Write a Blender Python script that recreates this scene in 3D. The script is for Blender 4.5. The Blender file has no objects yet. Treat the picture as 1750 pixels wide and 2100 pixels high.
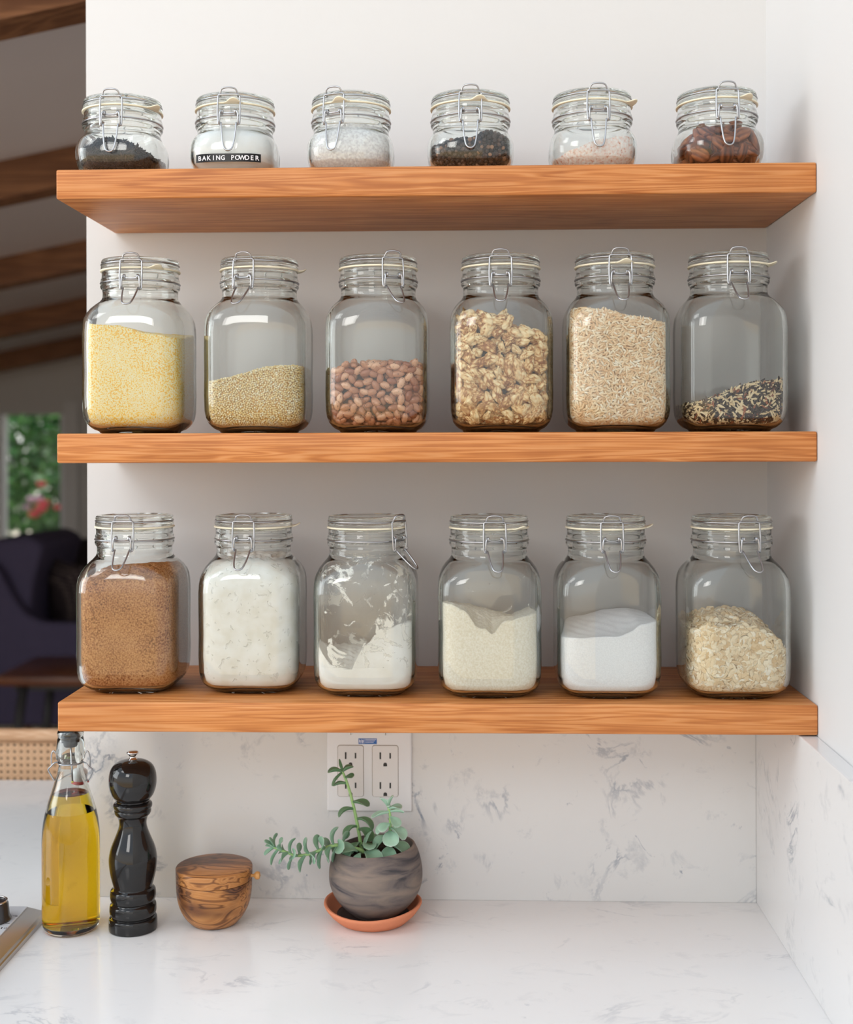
import bpy, bmesh, math, random
import numpy as np
from mathutils import Vector, Matrix, Quaternion
PI = math.pi
S = bpy.context.scene
COL = S.collection
rng = np.random.default_rng(7)
random.seed(7)

# ------------------------------------------------------------ dimensions (metres)
EYE = (0.46864, -1.66607, 1.55)
SHELF_L = 0.857            # shelves run from x=0 to the right wall
WALL_R = 0.857
SHELF_D = 0.24
SHELF_T = 0.0337
Z_TOP, Z_MID, Z_BOT = 1.8594, 1.5593, 1.2541      # upper faces of the three shelves
Z_CTR = 0.9535             # worktop surface

WORLD = 1.0
WUP = (1.00, 1.14, 1.29, 1)
WMID = (1.48, 1.45, 1.39, 1)
WDN = (1.45, 1.08, 0.68, 1)
KEY, SIDE, LIVING_FILL, FRONT = 9.0, 36.0, 5.0, 21.0
EXPO = 0.03

# ------------------------------------------------------------ object helpers
def link(o, parent=None):
    COL.objects.link(o)
    if parent is not None:
        o.parent = parent
    return o

def tag(o, label=None, cat=None, group=None, kind=None):
    if label: o['label'] = label
    if cat: o['category'] = cat
    if group: o['group'] = group
    if kind: o['kind'] = kind
    return o

def empty(name, loc=(0, 0, 0), rz=0.0):
    o = bpy.data.objects.new(name, None)
    o.empty_display_size = 0.02
    o.location = loc
    o.rotation_euler = (0, 0, rz)
    return link(o)

def mk(name, verts, faces, mat, parent=None, smooth=True, loc=None, angle=None, attr=None):
    me = bpy.data.meshes.new(name)
    me.from_pydata([tuple(v) for v in verts], [], [tuple(f) for f in faces])
    if attr is not None:
        a = me.attributes.new('tint', 'FLOAT', 'POINT')
        a.data.foreach_set('value', np.asarray(attr, dtype=np.float32))
    bm = bmesh.new(); bm.from_mesh(me)
    bmesh.ops.recalc_face_normals(bm, faces=bm.faces)
    bm.to_mesh(me); bm.free()
    me.polygons.foreach_set('use_smooth', [smooth] * len(me.polygons))
    if angle is not None and smooth:
        try:
            me.set_sharp_from_angle(angle=math.radians(angle))
        except Exception:
            pass
    if mat: me.materials.append(mat)
    o = bpy.data.objects.new(name, me)
    if loc is not None: o.location = loc
    return link(o, parent)

def big(name, V, F, tint, mat, parent=None, smooth=True):
    """fast mesh from numpy arrays; F is (n,k) constant-size faces"""
    me = bpy.data.meshes.new(name)
    n, k = F.shape
    me.vertices.add(len(V)); me.vertices.foreach_set('co', V.astype(np.float32).ravel())
    me.loops.add(n * k); me.loops.foreach_set('vertex_index', F.astype(np.int32).ravel())
    me.polygons.add(n)
    me.polygons.foreach_set('loop_start', np.arange(0, n * k, k, dtype=np.int32))
    me.polygons.foreach_set('loop_total', np.full(n, k, dtype=np.int32))
    me.polygons.foreach_set('use_smooth', np.full(n, smooth, dtype=bool))
    me.update(calc_edges=True)
    me.validate()
    if tint is not None:
        a = me.attributes.new('tint', 'FLOAT', 'POINT')
        a.data.foreach_set('value', tint.astype(np.float32))
    me.materials.append(mat)
    o = bpy.data.objects.new(name, me)
    return link(o, parent)

class MB:
    def __init__(s): s.v = []; s.f = []
    def add(s, vf, M=None):
        v, f = vf
        b = len(s.v)
        if M is not None: v = [M @ Vector(p) for p in v]
        s.v += [tuple(p) for p in v]; s.f += [tuple(i + b for i in q) for q in f]
        return s
    def build(s, name, mat, parent=None, smooth=True, loc=None, angle=35):
        return mk(name, s.v, s.f, mat, parent, smooth, loc, angle)

def box(x0, x1, y0, y1, z0, z1):
    v = [(x, y, z) for z in (z0, z1) for y in (y0, y1) for x in (x0, x1)]
    return v, [(0, 2, 3, 1), (4, 5, 7, 6), (0, 1, 5, 4), (2, 6, 7, 3), (0, 4, 6, 2), (1, 3, 7, 5)]

def bevbox(x0, x1, y0, y1, z0, z1, b=0.002, seg=3):
    bm = bmesh.new()
    v, f = box(x0, x1, y0, y1, z0, z1)
    vs = [bm.verts.new(p) for p in v]
    for q in f: bm.faces.new([vs[i] for i in q])
    bmesh.ops.bevel(bm, geom=bm.edges[:], offset=b, segments=seg, profile=0.5, affect='EDGES')
    bm.verts.index_update()
    out = ([tuple(p.co) for p in bm.verts], [tuple(p.index for p in q.verts) for q in bm.faces])
    bm.free()
    return out

def lathe(prof, n=64, axis=None):
    """profile of (r,z); r==0 ends become poles"""
    v = []; f = []; rows = []
    for r, z in prof:
        if r <= 1e-9:
            rows.append([len(v)]); v.append((0, 0, z))
        else:
            rows.append(list(range(len(v), len(v) + n)))
            for i in range(n):
                a = 2 * PI * i / n
                v.append((r * math.cos(a), r * math.sin(a), z))
    for A, B in zip(rows[:-1], rows[1:]):
        for i in range(n):
            j = (i + 1) % n
            if len(A) == 1 and len(B) == 1: continue
            if len(A) == 1: f.append((A[0], B[j], B[i]))
            elif len(B) == 1: f.append((A[i], A[j], B[0]))
            else: f.append((A[i], A[j], B[j], B[i]))
    return v, f

def catmull(pts, n=6, closed=False):
    P = [Vector(p) for p in pts]
    out = []
    m = len(P)
    rngi = range(m if closed else m - 1)
    for i in rngi:
        if closed:
            a, b, c, d = P[(i - 1) % m], P[i], P[(i + 1) % m], P[(i + 2) % m]
        else:
            a, b, c, d = P[max(i - 1, 0)], P[i], P[i + 1], P[min(i + 2, m - 1)]
        for k in range(n):
            t = k / n
            out.append(0.5 * ((2 * b) + (c - a) * t + (2 * a - 5 * b + 4 * c - d) * t * t + (3 * b - a - 3 * c + d) * t ** 3))
    if not closed: out.append(P[-1])
    return out

def tube(pts, r, n=8, closed=False, cap=True):
    P = [Vector(p) for p in pts]
    m = len(P); v = []; f = []
    R = r if isinstance(r, (list, tuple)) else [r] * m
    prev = None
    for i in range(m):
        if closed: t = P[(i + 1) % m] - P[(i - 1) % m]
        else: t = P[min(i + 1, m - 1)] - P[max(i - 1, 0)]
        if t.length < 1e-9: t = Vector((0, 0, 1))
        t.normalize()
        if prev is None:
            u = t.orthogonal().normalized()
        else:
            u = prev - t * prev.dot(t)
            u = u.normalized() if u.length > 1e-6 else t.orthogonal().normalized()
        prev = u
        w = t.cross(u)
        for k in range(n):
            a = 2 * PI * k / n
            v.append(P[i] + (u * math.cos(a) + w * math.sin(a)) * R[i])
    for i in range(m if closed else m - 1):
        j = (i + 1) % m
        off = 0
        if closed and j == 0:      # match the twist where the loop closes
            d = [(v[i * n] - v[k]).length for k in range(n)]
            off = int(np.argmin(d))
        for k in range(n):
            l = (k + 1) % n
            f.append((i * n + k, i * n + l, j * n + (l + off) % n, j * n + (k + off) % n))
    if cap and not closed:
        f.append(tuple(reversed(range(n)))); f.append(tuple(range((m - 1) * n, m * n)))
    return v, f

# ------------------------------------------------------------ material helpers
def newmat(name):
    m = bpy.data.materials.new(name); m.use_nodes = True
    nt = m.node_tree
    for n in list(nt.nodes): nt.nodes.remove(n)
    out = nt.nodes.new('ShaderNodeOutputMaterial')
    return m, nt, out

def N(nt, kind, **kw):
    n = nt.nodes.new(kind)
    for k, v in kw.items():
        if k.startswith('i_'):
            n.inputs[k[2:].replace('_', ' ')].default_value = v
        else: setattr(n, k, v)
    return n

def srgb(r, g, b):
    f = lambda c: (c / 255 / 12.92) if c / 255 <= 0.04045 else ((c / 255 + 0.055) / 1.055) ** 2.4
    return (f(r), f(g), f(b), 1.0)

def principled(nt, out, color=(0.8, 0.8, 0.8, 1), rough=0.5, metal=0.0, spec=0.5, trans=0.0, ior=1.5, coat=0.0):
    b = N(nt, 'ShaderNodeBsdfPrincipled')
    b.inputs['Base Color'].default_value = color
    b.inputs['Roughness'].default_value = rough
    b.inputs['Metallic'].default_value = metal
    b.inputs['IOR'].default_value = ior
    b.inputs['Specular IOR Level'].default_value = spec
    b.inputs['Transmission Weight'].default_value = trans
    b.inputs['Coat Weight'].default_value = coat
    b.inputs['Coat Roughness'].default_value = 0.05
    nt.links.new(b.outputs[0], out.inputs[0])
    return b

def plain(name, color, rough=0.5, metal=0.0, spec=0.5, coat=0.0, noise=0.0, nscale=30.0, bump=0.0, bscale=80.0):
    m, nt, out = newmat(name)
    b = principled(nt, out, color, rough, metal, spec, coat=coat)
    co = N(nt, 'ShaderNodeTexCoord')
    if noise > 0:
        nz = N(nt, 'ShaderNodeTexNoise'); nz.inputs['Scale'].default_value = nscale; nz.inputs['Detail'].default_value = 5
        nt.links.new(co.outputs['Object'], nz.inputs['Vector'])
        mx = N(nt, 'ShaderNodeMix', data_type='RGBA', blend_type='MIX')
        mx.inputs['A'].default_value = tuple(c * (1 - noise) for c in color[:3]) + (1,)
        mx.inputs['B'].default_value = tuple(min(1, c * (1 + noise)) for c in color[:3]) + (1,)
        nt.links.new(nz.outputs['Fac'], mx.inputs['Factor'])
        nt.links.new(mx.outputs['Result'], b.inputs['Base Color'])
    if bump > 0:
        n2 = N(nt, 'ShaderNodeTexNoise'); n2.inputs['Scale'].default_value = bscale; n2.inputs['Detail'].default_value = 4
        nt.links.new(co.outputs['Object'], n2.inputs['Vector'])
        bp = N(nt, 'ShaderNodeBump'); bp.inputs['Strength'].default_value = bump; bp.inputs['Distance'].default_value = 0.002
        nt.links.new(n2.outputs['Fac'], bp.inputs['Height'])
        nt.links.new(bp.outputs[0], b.inputs['Normal'])
    return m

def ramp(nt, stops, interp='LINEAR'):
    r = N(nt, 'ShaderNodeValToRGB')
    r.color_ramp.interpolation = interp
    e = r.color_ramp.elements
    while len(e) > 1: e.remove(e[-1])
    e[0].position = stops[0][0]; e[0].color = stops[0][1]
    for p, c in stops[1:]:
        x = e.new(p); x.color = c
    return r

def math_n(nt, op, a, b=None, c=None):
    n = N(nt, 'ShaderNodeMath', operation=op)
    for i, x in enumerate((a, b, c)):
        if x is None: continue
        if isinstance(x, (int, float)): n.inputs[i].default_value = x
        else: nt.links.new(x, n.inputs[i])
    return n.outputs[0]

def glass_mat(name, tint=(0.965, 0.985, 0.975, 1), ior=1.5):
    m, nt, out = newmat(name)
    g = N(nt, 'ShaderNodeBsdfGlass'); g.inputs['Color'].default_value = tint
    g.inputs['IOR'].default_value = ior; g.inputs['Roughness'].default_value = 0.0
    nt.links.new(g.outputs[0], out.inputs[0])
    return m

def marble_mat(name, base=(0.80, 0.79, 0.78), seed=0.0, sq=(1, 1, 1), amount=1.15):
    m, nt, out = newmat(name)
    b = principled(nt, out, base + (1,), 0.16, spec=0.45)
    co = N(nt, 'ShaderNodeTexCoord')
    mp = N(nt, 'ShaderNodeMapping'); mp.inputs['Location'].default_value = (seed, seed * 1.7, seed * 0.6)
    mp.inputs['Scale'].default_value = sq
    nt.links.new(co.outputs['Object'], mp.inputs['Vector'])
    vec = mp.outputs[0]
    def noise(scale, detail=6, rough=0.6, dist=0.0, v=vec):
        n = N(nt, 'ShaderNodeTexNoise'); n.inputs['Scale'].default_value = scale
        n.inputs['Detail'].default_value = detail; n.inputs['Roughness'].default_value = rough
        n.inputs['Distortion'].default_value = dist
        nt.links.new(v, n.inputs['Vector']); return n
    # thin broken veins: |noise-0.5| small, gated by a big patch mask
    n1 = noise(9.0, 7, 0.62, 1.0)
    ridge = math_n(nt, 'ABSOLUTE', math_n(nt, 'SUBTRACT', n1.outputs['Fac'], 0.5))
    vein = math_n(nt, 'SUBTRACT', 1.0, math_n(nt, 'MULTIPLY', ridge, 34.0)); 
    vein = math_n(nt, 'MAXIMUM', vein, 0.0)
    g1 = noise(11.0, 3, 0.5, 0.4)
    gate = ramp(nt, [(0.54, (0, 0, 0, 1)), (0.70, (1, 1, 1, 1))])
    nt.links.new(g1.outputs['Fac'], gate.inputs[0])
    v1 = math_n(nt, 'MULTIPLY', vein, gate.outputs[0])
    # soft blotches
    n2 = noise(24.0, 8, 0.68, 0.5)
    blot = ramp(nt, [(0.58, (0, 0, 0, 1)), (0.78, (1, 1, 1, 1))])
    nt.links.new(n2.outputs['Fac'], blot.inputs[0])
    v2 = math_n(nt, 'MULTIPLY', blot.outputs[0], 0.42)
    # sharp dark flecks
    n3 = noise(19.0, 10, 0.72, 1.0)
    fl = ramp(nt, [(0.645, (0, 0, 0, 1)), (0.72, (1, 1, 1, 1))])
    nt.links.new(n3.outputs['Fac'], fl.inputs[0])
    v3 = math_n(nt, 'MULTIPLY', fl.outputs[0], 0.8)
    tot = math_n(nt, 'MULTIPLY', math_n(nt, 'MAXIMUM', math_n(nt, 'MAXIMUM', math_n(nt, 'MULTIPLY', v1, 0.7), v2), v3), amount)
    mx = N(nt, 'ShaderNodeMix', data_type='RGBA')
    mx.inputs['A'].default_value = base + (1,)
    mx.inputs['B'].default_value = (0.27, 0.30, 0.36, 1)
    nt.links.new(tot, mx.inputs['Factor'])
    # faint cream clouding
    n4 = noise(3.0, 4, 0.5)
    mx2 = N(nt, 'ShaderNodeMix', data_type='RGBA', blend_type='MULTIPLY')
    cl = ramp(nt, [(0.3, (0.965, 0.965, 0.97, 1)), (0.7, (1, 0.995, 0.985, 1))])
    nt.links.new(n4.outputs['Fac'], cl.inputs[0])
    mx2.inputs['Factor'].default_value = 1.0
    nt.links.new(mx.outputs['Result'], mx2.inputs['A']); nt.links.new(cl.outputs[0], mx2.inputs['B'])
    nt.links.new(mx2.outputs['Result'], b.inputs['Base Color'])
    return m

def wood_mat(name, c1, c2, c3, scale=1.0, stretch=(1.2, 14, 30), rough=0.45, spec=0.35, seed=0.0, bump=0.12, dist=2.5):
    """grain runs along object x"""
    m, nt, out = newmat(name)
    b = principled(nt, out, c1, rough, spec=spec)
    co = N(nt, 'ShaderNodeTexCoord')
    oi = N(nt, 'ShaderNodeObjectInfo')
    add = N(nt, 'ShaderNodeVectorMath', operation='ADD')
    nt.links.new(co.outputs['Object'], add.inputs[0])
    sc = N(nt, 'ShaderNodeVectorMath', operation='SCALE'); sc.inputs[0].default_value = (3.1, 1.7, 2.3)
    nt.links.new(oi.outputs['Random'], sc.inputs['Scale']); nt.links.new(sc.outputs[0], add.inputs[1])
    mp = N(nt, 'ShaderNodeMapping'); mp.inputs['Scale'].default_value = tuple(s * scale for s in stretch)
    mp.inputs['Location'].default_value = (seed, seed, seed)
    nt.links.new(add.outputs[0], mp.inputs[0])
    n1 = N(nt, 'ShaderNodeTexNoise'); n1.inputs['Scale'].default_value = 1.6; n1.inputs['Detail'].default_value = 3
    n1.inputs['Distortion'].default_value = 0.4
    nt.links.new(mp.outputs[0], n1.inputs['Vector'])
    # rings from the noise field -> long flame-like growth lines
    ring = math_n(nt, 'SINE', math_n(nt, 'MULTIPLY', n1.outputs['Fac'], 70.0))
    ring = math_n(nt, 'MULTIPLY_ADD', ring, 0.5, 0.5)
    mp2 = N(nt, 'ShaderNodeMapping'); mp2.inputs['Scale'].default_value = (6 * scale, 160 * scale, 260 * scale)
    nt.links.new(add.outputs[0], mp2.inputs[0])
    n2 = N(nt, 'ShaderNodeTexNoise'); n2.inputs['Scale'].default_value = 1.0; n2.inputs['Detail'].default_value = 5
    nt.links.new(mp2.outputs[0], n2.inputs['Vector'])
    n3 = N(nt, 'ShaderNodeTexNoise'); n3.inputs['Scale'].default_value = 9.0; n3.inputs['Detail'].default_value = 4
    nt.links.new(add.outputs[0], n3.inputs['Vector'])
    f1 = math_n(nt, 'MULTIPLY_ADD', ring, 0.34, math_n(nt, 'MULTIPLY', n2.outputs['Fac'], 0.62))
    r1 = ramp(nt, [(0.15, c2), (0.5, c1), (0.85, c3)])
    nt.links.new(f1, r1.inputs[0])
    mx = N(nt, 'ShaderNodeMix', data_type='RGBA', blend_type='MULTIPLY')
    r2 = ramp(nt, [(0.38, (0.80, 0.76, 0.72, 1)), (0.55, (1, 1, 1, 1))])
    nt.links.new(n3.outputs['Fac'], r2.inputs[0])
    mx.inputs['Factor'].default_value = 0.6
    nt.links.new(r1.outputs[0], mx.inputs['A']); nt.links.new(r2.outputs[0], mx.inputs['B'])
    nt.links.new(mx.outputs['Result'], b.inputs['Base Color'])
    bp = N(nt, 'ShaderNodeBump'); bp.inputs['Strength'].default_value = bump; bp.inputs['Distance'].default_value = 0.0015
    nt.links.new(f1, bp.inputs['Height']); nt.links.new(bp.outputs[0], b.inputs['Normal'])
    return m

def grain_mat(name, stops, rough=0.5, spec=0.4, speckle=None, sub=0.0, interp='LINEAR', bump=0.0, bscale=600):
    """colour of each grain from its own tint value"""
    m, nt, out = newmat(name)
    b = principled(nt, out, stops[0][1], rough, spec=spec)
    at = N(nt, 'ShaderNodeAttribute', attribute_name='tint')
    r = ramp(nt, stops, interp)
    nt.links.new(at.outputs['Fac'], r.inputs[0])
    colr = r.outputs[0]
    co = N(nt, 'ShaderNodeTexCoord')
    if speckle:
        sc, th, c = speckle
        n = N(nt, 'ShaderNodeTexNoise'); n.inputs['Scale'].default_value = sc; n.inputs['Detail'].default_value = 3
        nt.links.new(co.outputs['Object'], n.inputs['Vector'])
        rr = ramp(nt, [(th, (0, 0, 0, 1)), (th + 0.08, (1, 1, 1, 1))])
        nt.links.new(n.outputs['Fac'], rr.inputs[0])
        mx = N(nt, 'ShaderNodeMix', data_type='RGBA'); mx.inputs['B'].default_value = c
        nt.links.new(rr.outputs[0], mx.inputs['Factor']); nt.links.new(colr, mx.inputs['A'])
        colr = mx.outputs['Result']
    nt.links.new(colr, b.inputs['Base Color'])
    if bump:
        n = N(nt, 'ShaderNodeTexNoise'); n.inputs['Scale'].default_value = bscale; n.inputs['Detail'].default_value = 3
        nt.links.new(co.outputs['Object'], n.inputs['Vector'])
        bp = N(nt, 'ShaderNodeBump'); bp.inputs['Strength'].default_value = bump; bp.inputs['Distance'].default_value = 0.001
        nt.links.new(n.outputs['Fac'], bp.inputs['Height']); nt.links.new(bp.outputs[0], b.inputs['Normal'])
    return m

def powder_mat(name, cols, scale=900, rough=0.9, bump=0.25, bscale=700, patch=None, pits=0.0, lo=0.35, hi=0.65):
    """fine powder or meal: cell-sized speckle of several tones"""
    m, nt, out = newmat(name)
    b = principled(nt, out, cols[0], rough, spec=0.15)
    co = N(nt, 'ShaderNodeTexCoord')
    n = N(nt, 'ShaderNodeTexNoise'); n.inputs['Scale'].default_value = scale; n.inputs['Detail'].default_value = 2
    nt.links.new(co.outputs['Object'], n.inputs['Vector'])
    k = len(cols)
    r = ramp(nt, [(lo + (hi - lo) * i / max(1, k - 1), c) for i, c in enumerate(cols)])
    fac = n.outputs['Fac']
    if patch:
        n2 = N(nt, 'ShaderNodeTexNoise'); n2.inputs['Scale'].default_value = patch[0]; n2.inputs['Detail'].default_value = 4
        nt.links.new(co.outputs['Object'], n2.inputs['Vector'])
        fac = math_n(nt, 'ADD', fac, math_n(nt, 'MULTIPLY', math_n(nt, 'SUBTRACT', n2.outputs['Fac'], 0.5), patch[1]))
    nt.links.new(fac, r.inputs[0]); nt.links.new(r.outputs[0], b.inputs['Base Color'])
    n3 = N(nt, 'ShaderNodeTexNoise'); n3.inputs['Scale'].default_value = bscale; n3.inputs['Detail'].default_value = 4
    nt.links.new(co.outputs['Object'], n3.inputs['Vector'])
    hgt = n3.outputs['Fac']
    if pits > 0:
        v = N(nt, 'ShaderNodeTexNoise'); v.inputs['Scale'].default_value = 130; v.inputs['Detail'].default_value = 5; v.inputs['Distortion'].default_value = 0.8
        nt.links.new(co.outputs['Object'], v.inputs['Vector'])
        pr = ramp(nt, [(0.30, (0, 0, 0, 1)), (0.38, (1, 1, 1, 1))])
        nt.links.new(v.outputs['Fac'], pr.inputs[0])
        hgt = math_n(nt, 'ADD', math_n(nt, 'MULTIPLY', hgt, 0.25), math_n(nt, 'MULTIPLY', pr.outputs[0], pits))
    bp = N(nt, 'ShaderNodeBump'); bp.inputs['Strength'].default_value = bump; bp.inputs['Distance'].default_value = 0.002
    nt.links.new(hgt, bp.inputs['Height']); nt.links.new(bp.outputs[0], b.inputs['Normal'])
    return m

M = {}
M['paint'] = plain('white_wall_paint', (0.704, 0.705, 0.703, 1), 0.6, spec=0.2, bump=0.02, bscale=300)
M['marble_back_shaded'] = marble_mat('quartz_backsplash_shaded', (0.71, 0.70, 0.685), 1.3, amount=1.5)  # same quartz as the worktop, base darkened to paint in shade under the shelf
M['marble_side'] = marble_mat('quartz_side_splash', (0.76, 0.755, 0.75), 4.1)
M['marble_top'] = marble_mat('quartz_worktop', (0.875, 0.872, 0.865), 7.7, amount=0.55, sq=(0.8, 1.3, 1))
M['shelf'] = wood_mat('stained_pine', srgb(200, 129, 70), srgb(164, 94, 45), srgb(218, 156, 102), stretch=(1.1, 14, 40), dist=2)
M['steel'] = plain('wire_steel', (0.46, 0.47, 0.49, 1), 0.30, metal=1.0)
M['glass'] = glass_mat('jar_glass', (0.982, 0.994, 0.989, 1), 1.47)
M['rubber'] = plain('gasket_rubber', srgb(240, 234, 210), 0.5, spec=0.3)
M['tape'] = plain('embossed_tape_black', srgb(16, 16, 19), 0.3, spec=0.25)
M['tape_white'] = plain('embossed_lettering', (0.85, 0.85, 0.9, 1), 0.5)

# ------------------------------------------------------------ jar geometry
NTH = 96
TH = np.arange(NTH) * 2 * PI / NTH + PI / NTH
def interp(tab, z, k):
    zs = [t[0] for t in tab]; vs = [t[k] for t in tab]
    return np.interp(z, zs, vs)
# z, half width, squareness exponent
NECK = [(0.162, 0.0445, 2.0), (0.168, 0.0443, 2), (0.1705, 0.0446, 2), (0.1725, 0.0462, 2), (0.1745, 0.0470, 2), (0.1765, 0.0468, 2),
        (0.1778, 0.0459, 2), (0.179, 0.0456, 2), (0.1802, 0.0459, 2), (0.1815, 0.0465, 2), (0.1835, 0.0464, 2), (0.185, 0.0455, 2), (0.189, 0.0453, 2), (0.1918, 0.0455, 2), (0.1926, 0.0450, 2)]
BIG_OUT = [(0.0, 0.0425, 3.0), (0.0008, 0.0448, 3.0), (0.0026, 0.0456, 3.2), (0.0034, 0.0470, 3.4), (0.0050, 0.0504, 3.7), (0.008, 0.0537, 4.0), (0.012, 0.0566, 4.4), (0.018, 0.0589, 4.8),
           (0.026, 0.0599, 5.2), (0.045, 0.0603, 5.4), (0.07, 0.0600, 5.4), (0.095, 0.0602, 5.4), (0.118, 0.0603, 5.3), (0.128, 0.0600, 5.0), (0.135, 0.0594, 4.5), (0.141, 0.0579, 3.8), (0.147, 0.0552, 3.1),
           (0.152, 0.0515, 2.6), (0.156, 0.0478, 2.25), (0.159, 0.0456, 2.1)] + NECK
DZ = -0.113
SMALL_OUT = [(0.0, 0.036, 2.6), (0.0008, 0.0385, 2.6), (0.003, 0.0405, 2.7), (0.005, 0.0435, 2.9), (0.009, 0.0468, 3.1), (0.015, 0.0494, 3.3), (0.023, 0.0507, 3.4), (0.030, 0.0509, 3.4),
             (0.036, 0.0505, 3.2), (0.042, 0.0491, 2.9), (0.046, 0.0474, 2.6), (0.0495, 0.0455, 2.2), (0.0515, 0.0447, 2.05)] + [(z + DZ + 0.0035 * (z < 0.166), a, n) for z, a, n in NECK]
def inner_of(tab, wall, zb):
    out = []
    for z, a, n in tab:
        zz = z
        if zz < zb: continue
        out.append((zz, a - wall * (1.15 if n > 3 else 1.0), n))
    # floor rounding
    f = [(zb, out[0][1] * 0.80, out[0][2])]
    res = f + [(zb + 0.0015, out[0][1] * 0.92, out[0][2])] + [o for o in out if o[0] > zb + 0.004]
    return res
BIG_IN = inner_of(BIG_OUT, 0.0034, 0.0065)
SMALL_IN = inner_of(SMALL_OUT, 0.0032, 0.0055)
BIG_IN = [(z, min(a, 0.0405) if z > 0.157 else a, n) for z, a, n in BIG_IN]
SMALL_IN = [(z, min(a, 0.0405) if z > 0.0495 else a, n) for z, a, n in SMALL_IN]

def kshape(n, th=TH):
    return 1.0 / (np.abs(np.cos(th)) ** n + np.abs(np.sin(th)) ** n) ** (1.0 / n)

def ring_pts(z, a, n):
    R = a * kshape(n)
    return np.stack([R * np.cos(TH), R * np.sin(TH), np.full(NTH, z)], 1)

def densify(tab, step):
    out = []
    for A, B in zip(tab[:-1], tab[1:]):
        m = max(1, int(abs(B[0] - A[0]) / step))
        for k in range(m):
            t = k / m
            out.append(tuple(A[i] + (B[i] - A[i]) * t for i in range(3)))
    out.append(tab[-1])
    return out

def jar_body(name, OUT, IN, parent):
    rows = []
    o = densify(OUT, 0.012); i = densify(IN, 0.012)
    rows += [ring_pts(0.0012, 0.030, 2.4)]                 # slight punt under the base
    rows += [ring_pts(*r) for r in o]
    rows += [ring_pts(r[0], r[1], r[2]) for r in reversed(i)]
    rows += [ring_pts(i[0][0] + 0.0004, i[0][1] * 0.55, 2.4)]
    V = np.concatenate(rows); F = []
    m = len(rows)
    for a in range(m - 1):
        for k in range(NTH):
            l = (k + 1) % NTH
            F.append((a * NTH + k, a * NTH + l, (a + 1) * NTH + l, (a + 1) * NTH + k))
    V = list(map(tuple, V))
    c0 = len(V); V.append((0, 0, 0.0016)); c1 = len(V); V.append((0, 0, IN[0][0] + 0.0007))
    for k in range(NTH):
        l = (k + 1) % NTH
        F.append((c0, l, k)); F.append(((m - 1) * NTH + k, (m - 1) * NTH + l, c1))
    return mk(name, V, F, M['glass'], parent, angle=60)

WIRE = 0.00100
def cyl_pt(x, r, z, out=0.0):
    """point at lateral offset x on a radius r around the jar axis; front is -y"""
    rr = r + out
    return Vector((x, -math.sqrt(max(1e-6, rr * rr - x * x)), z))

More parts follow.
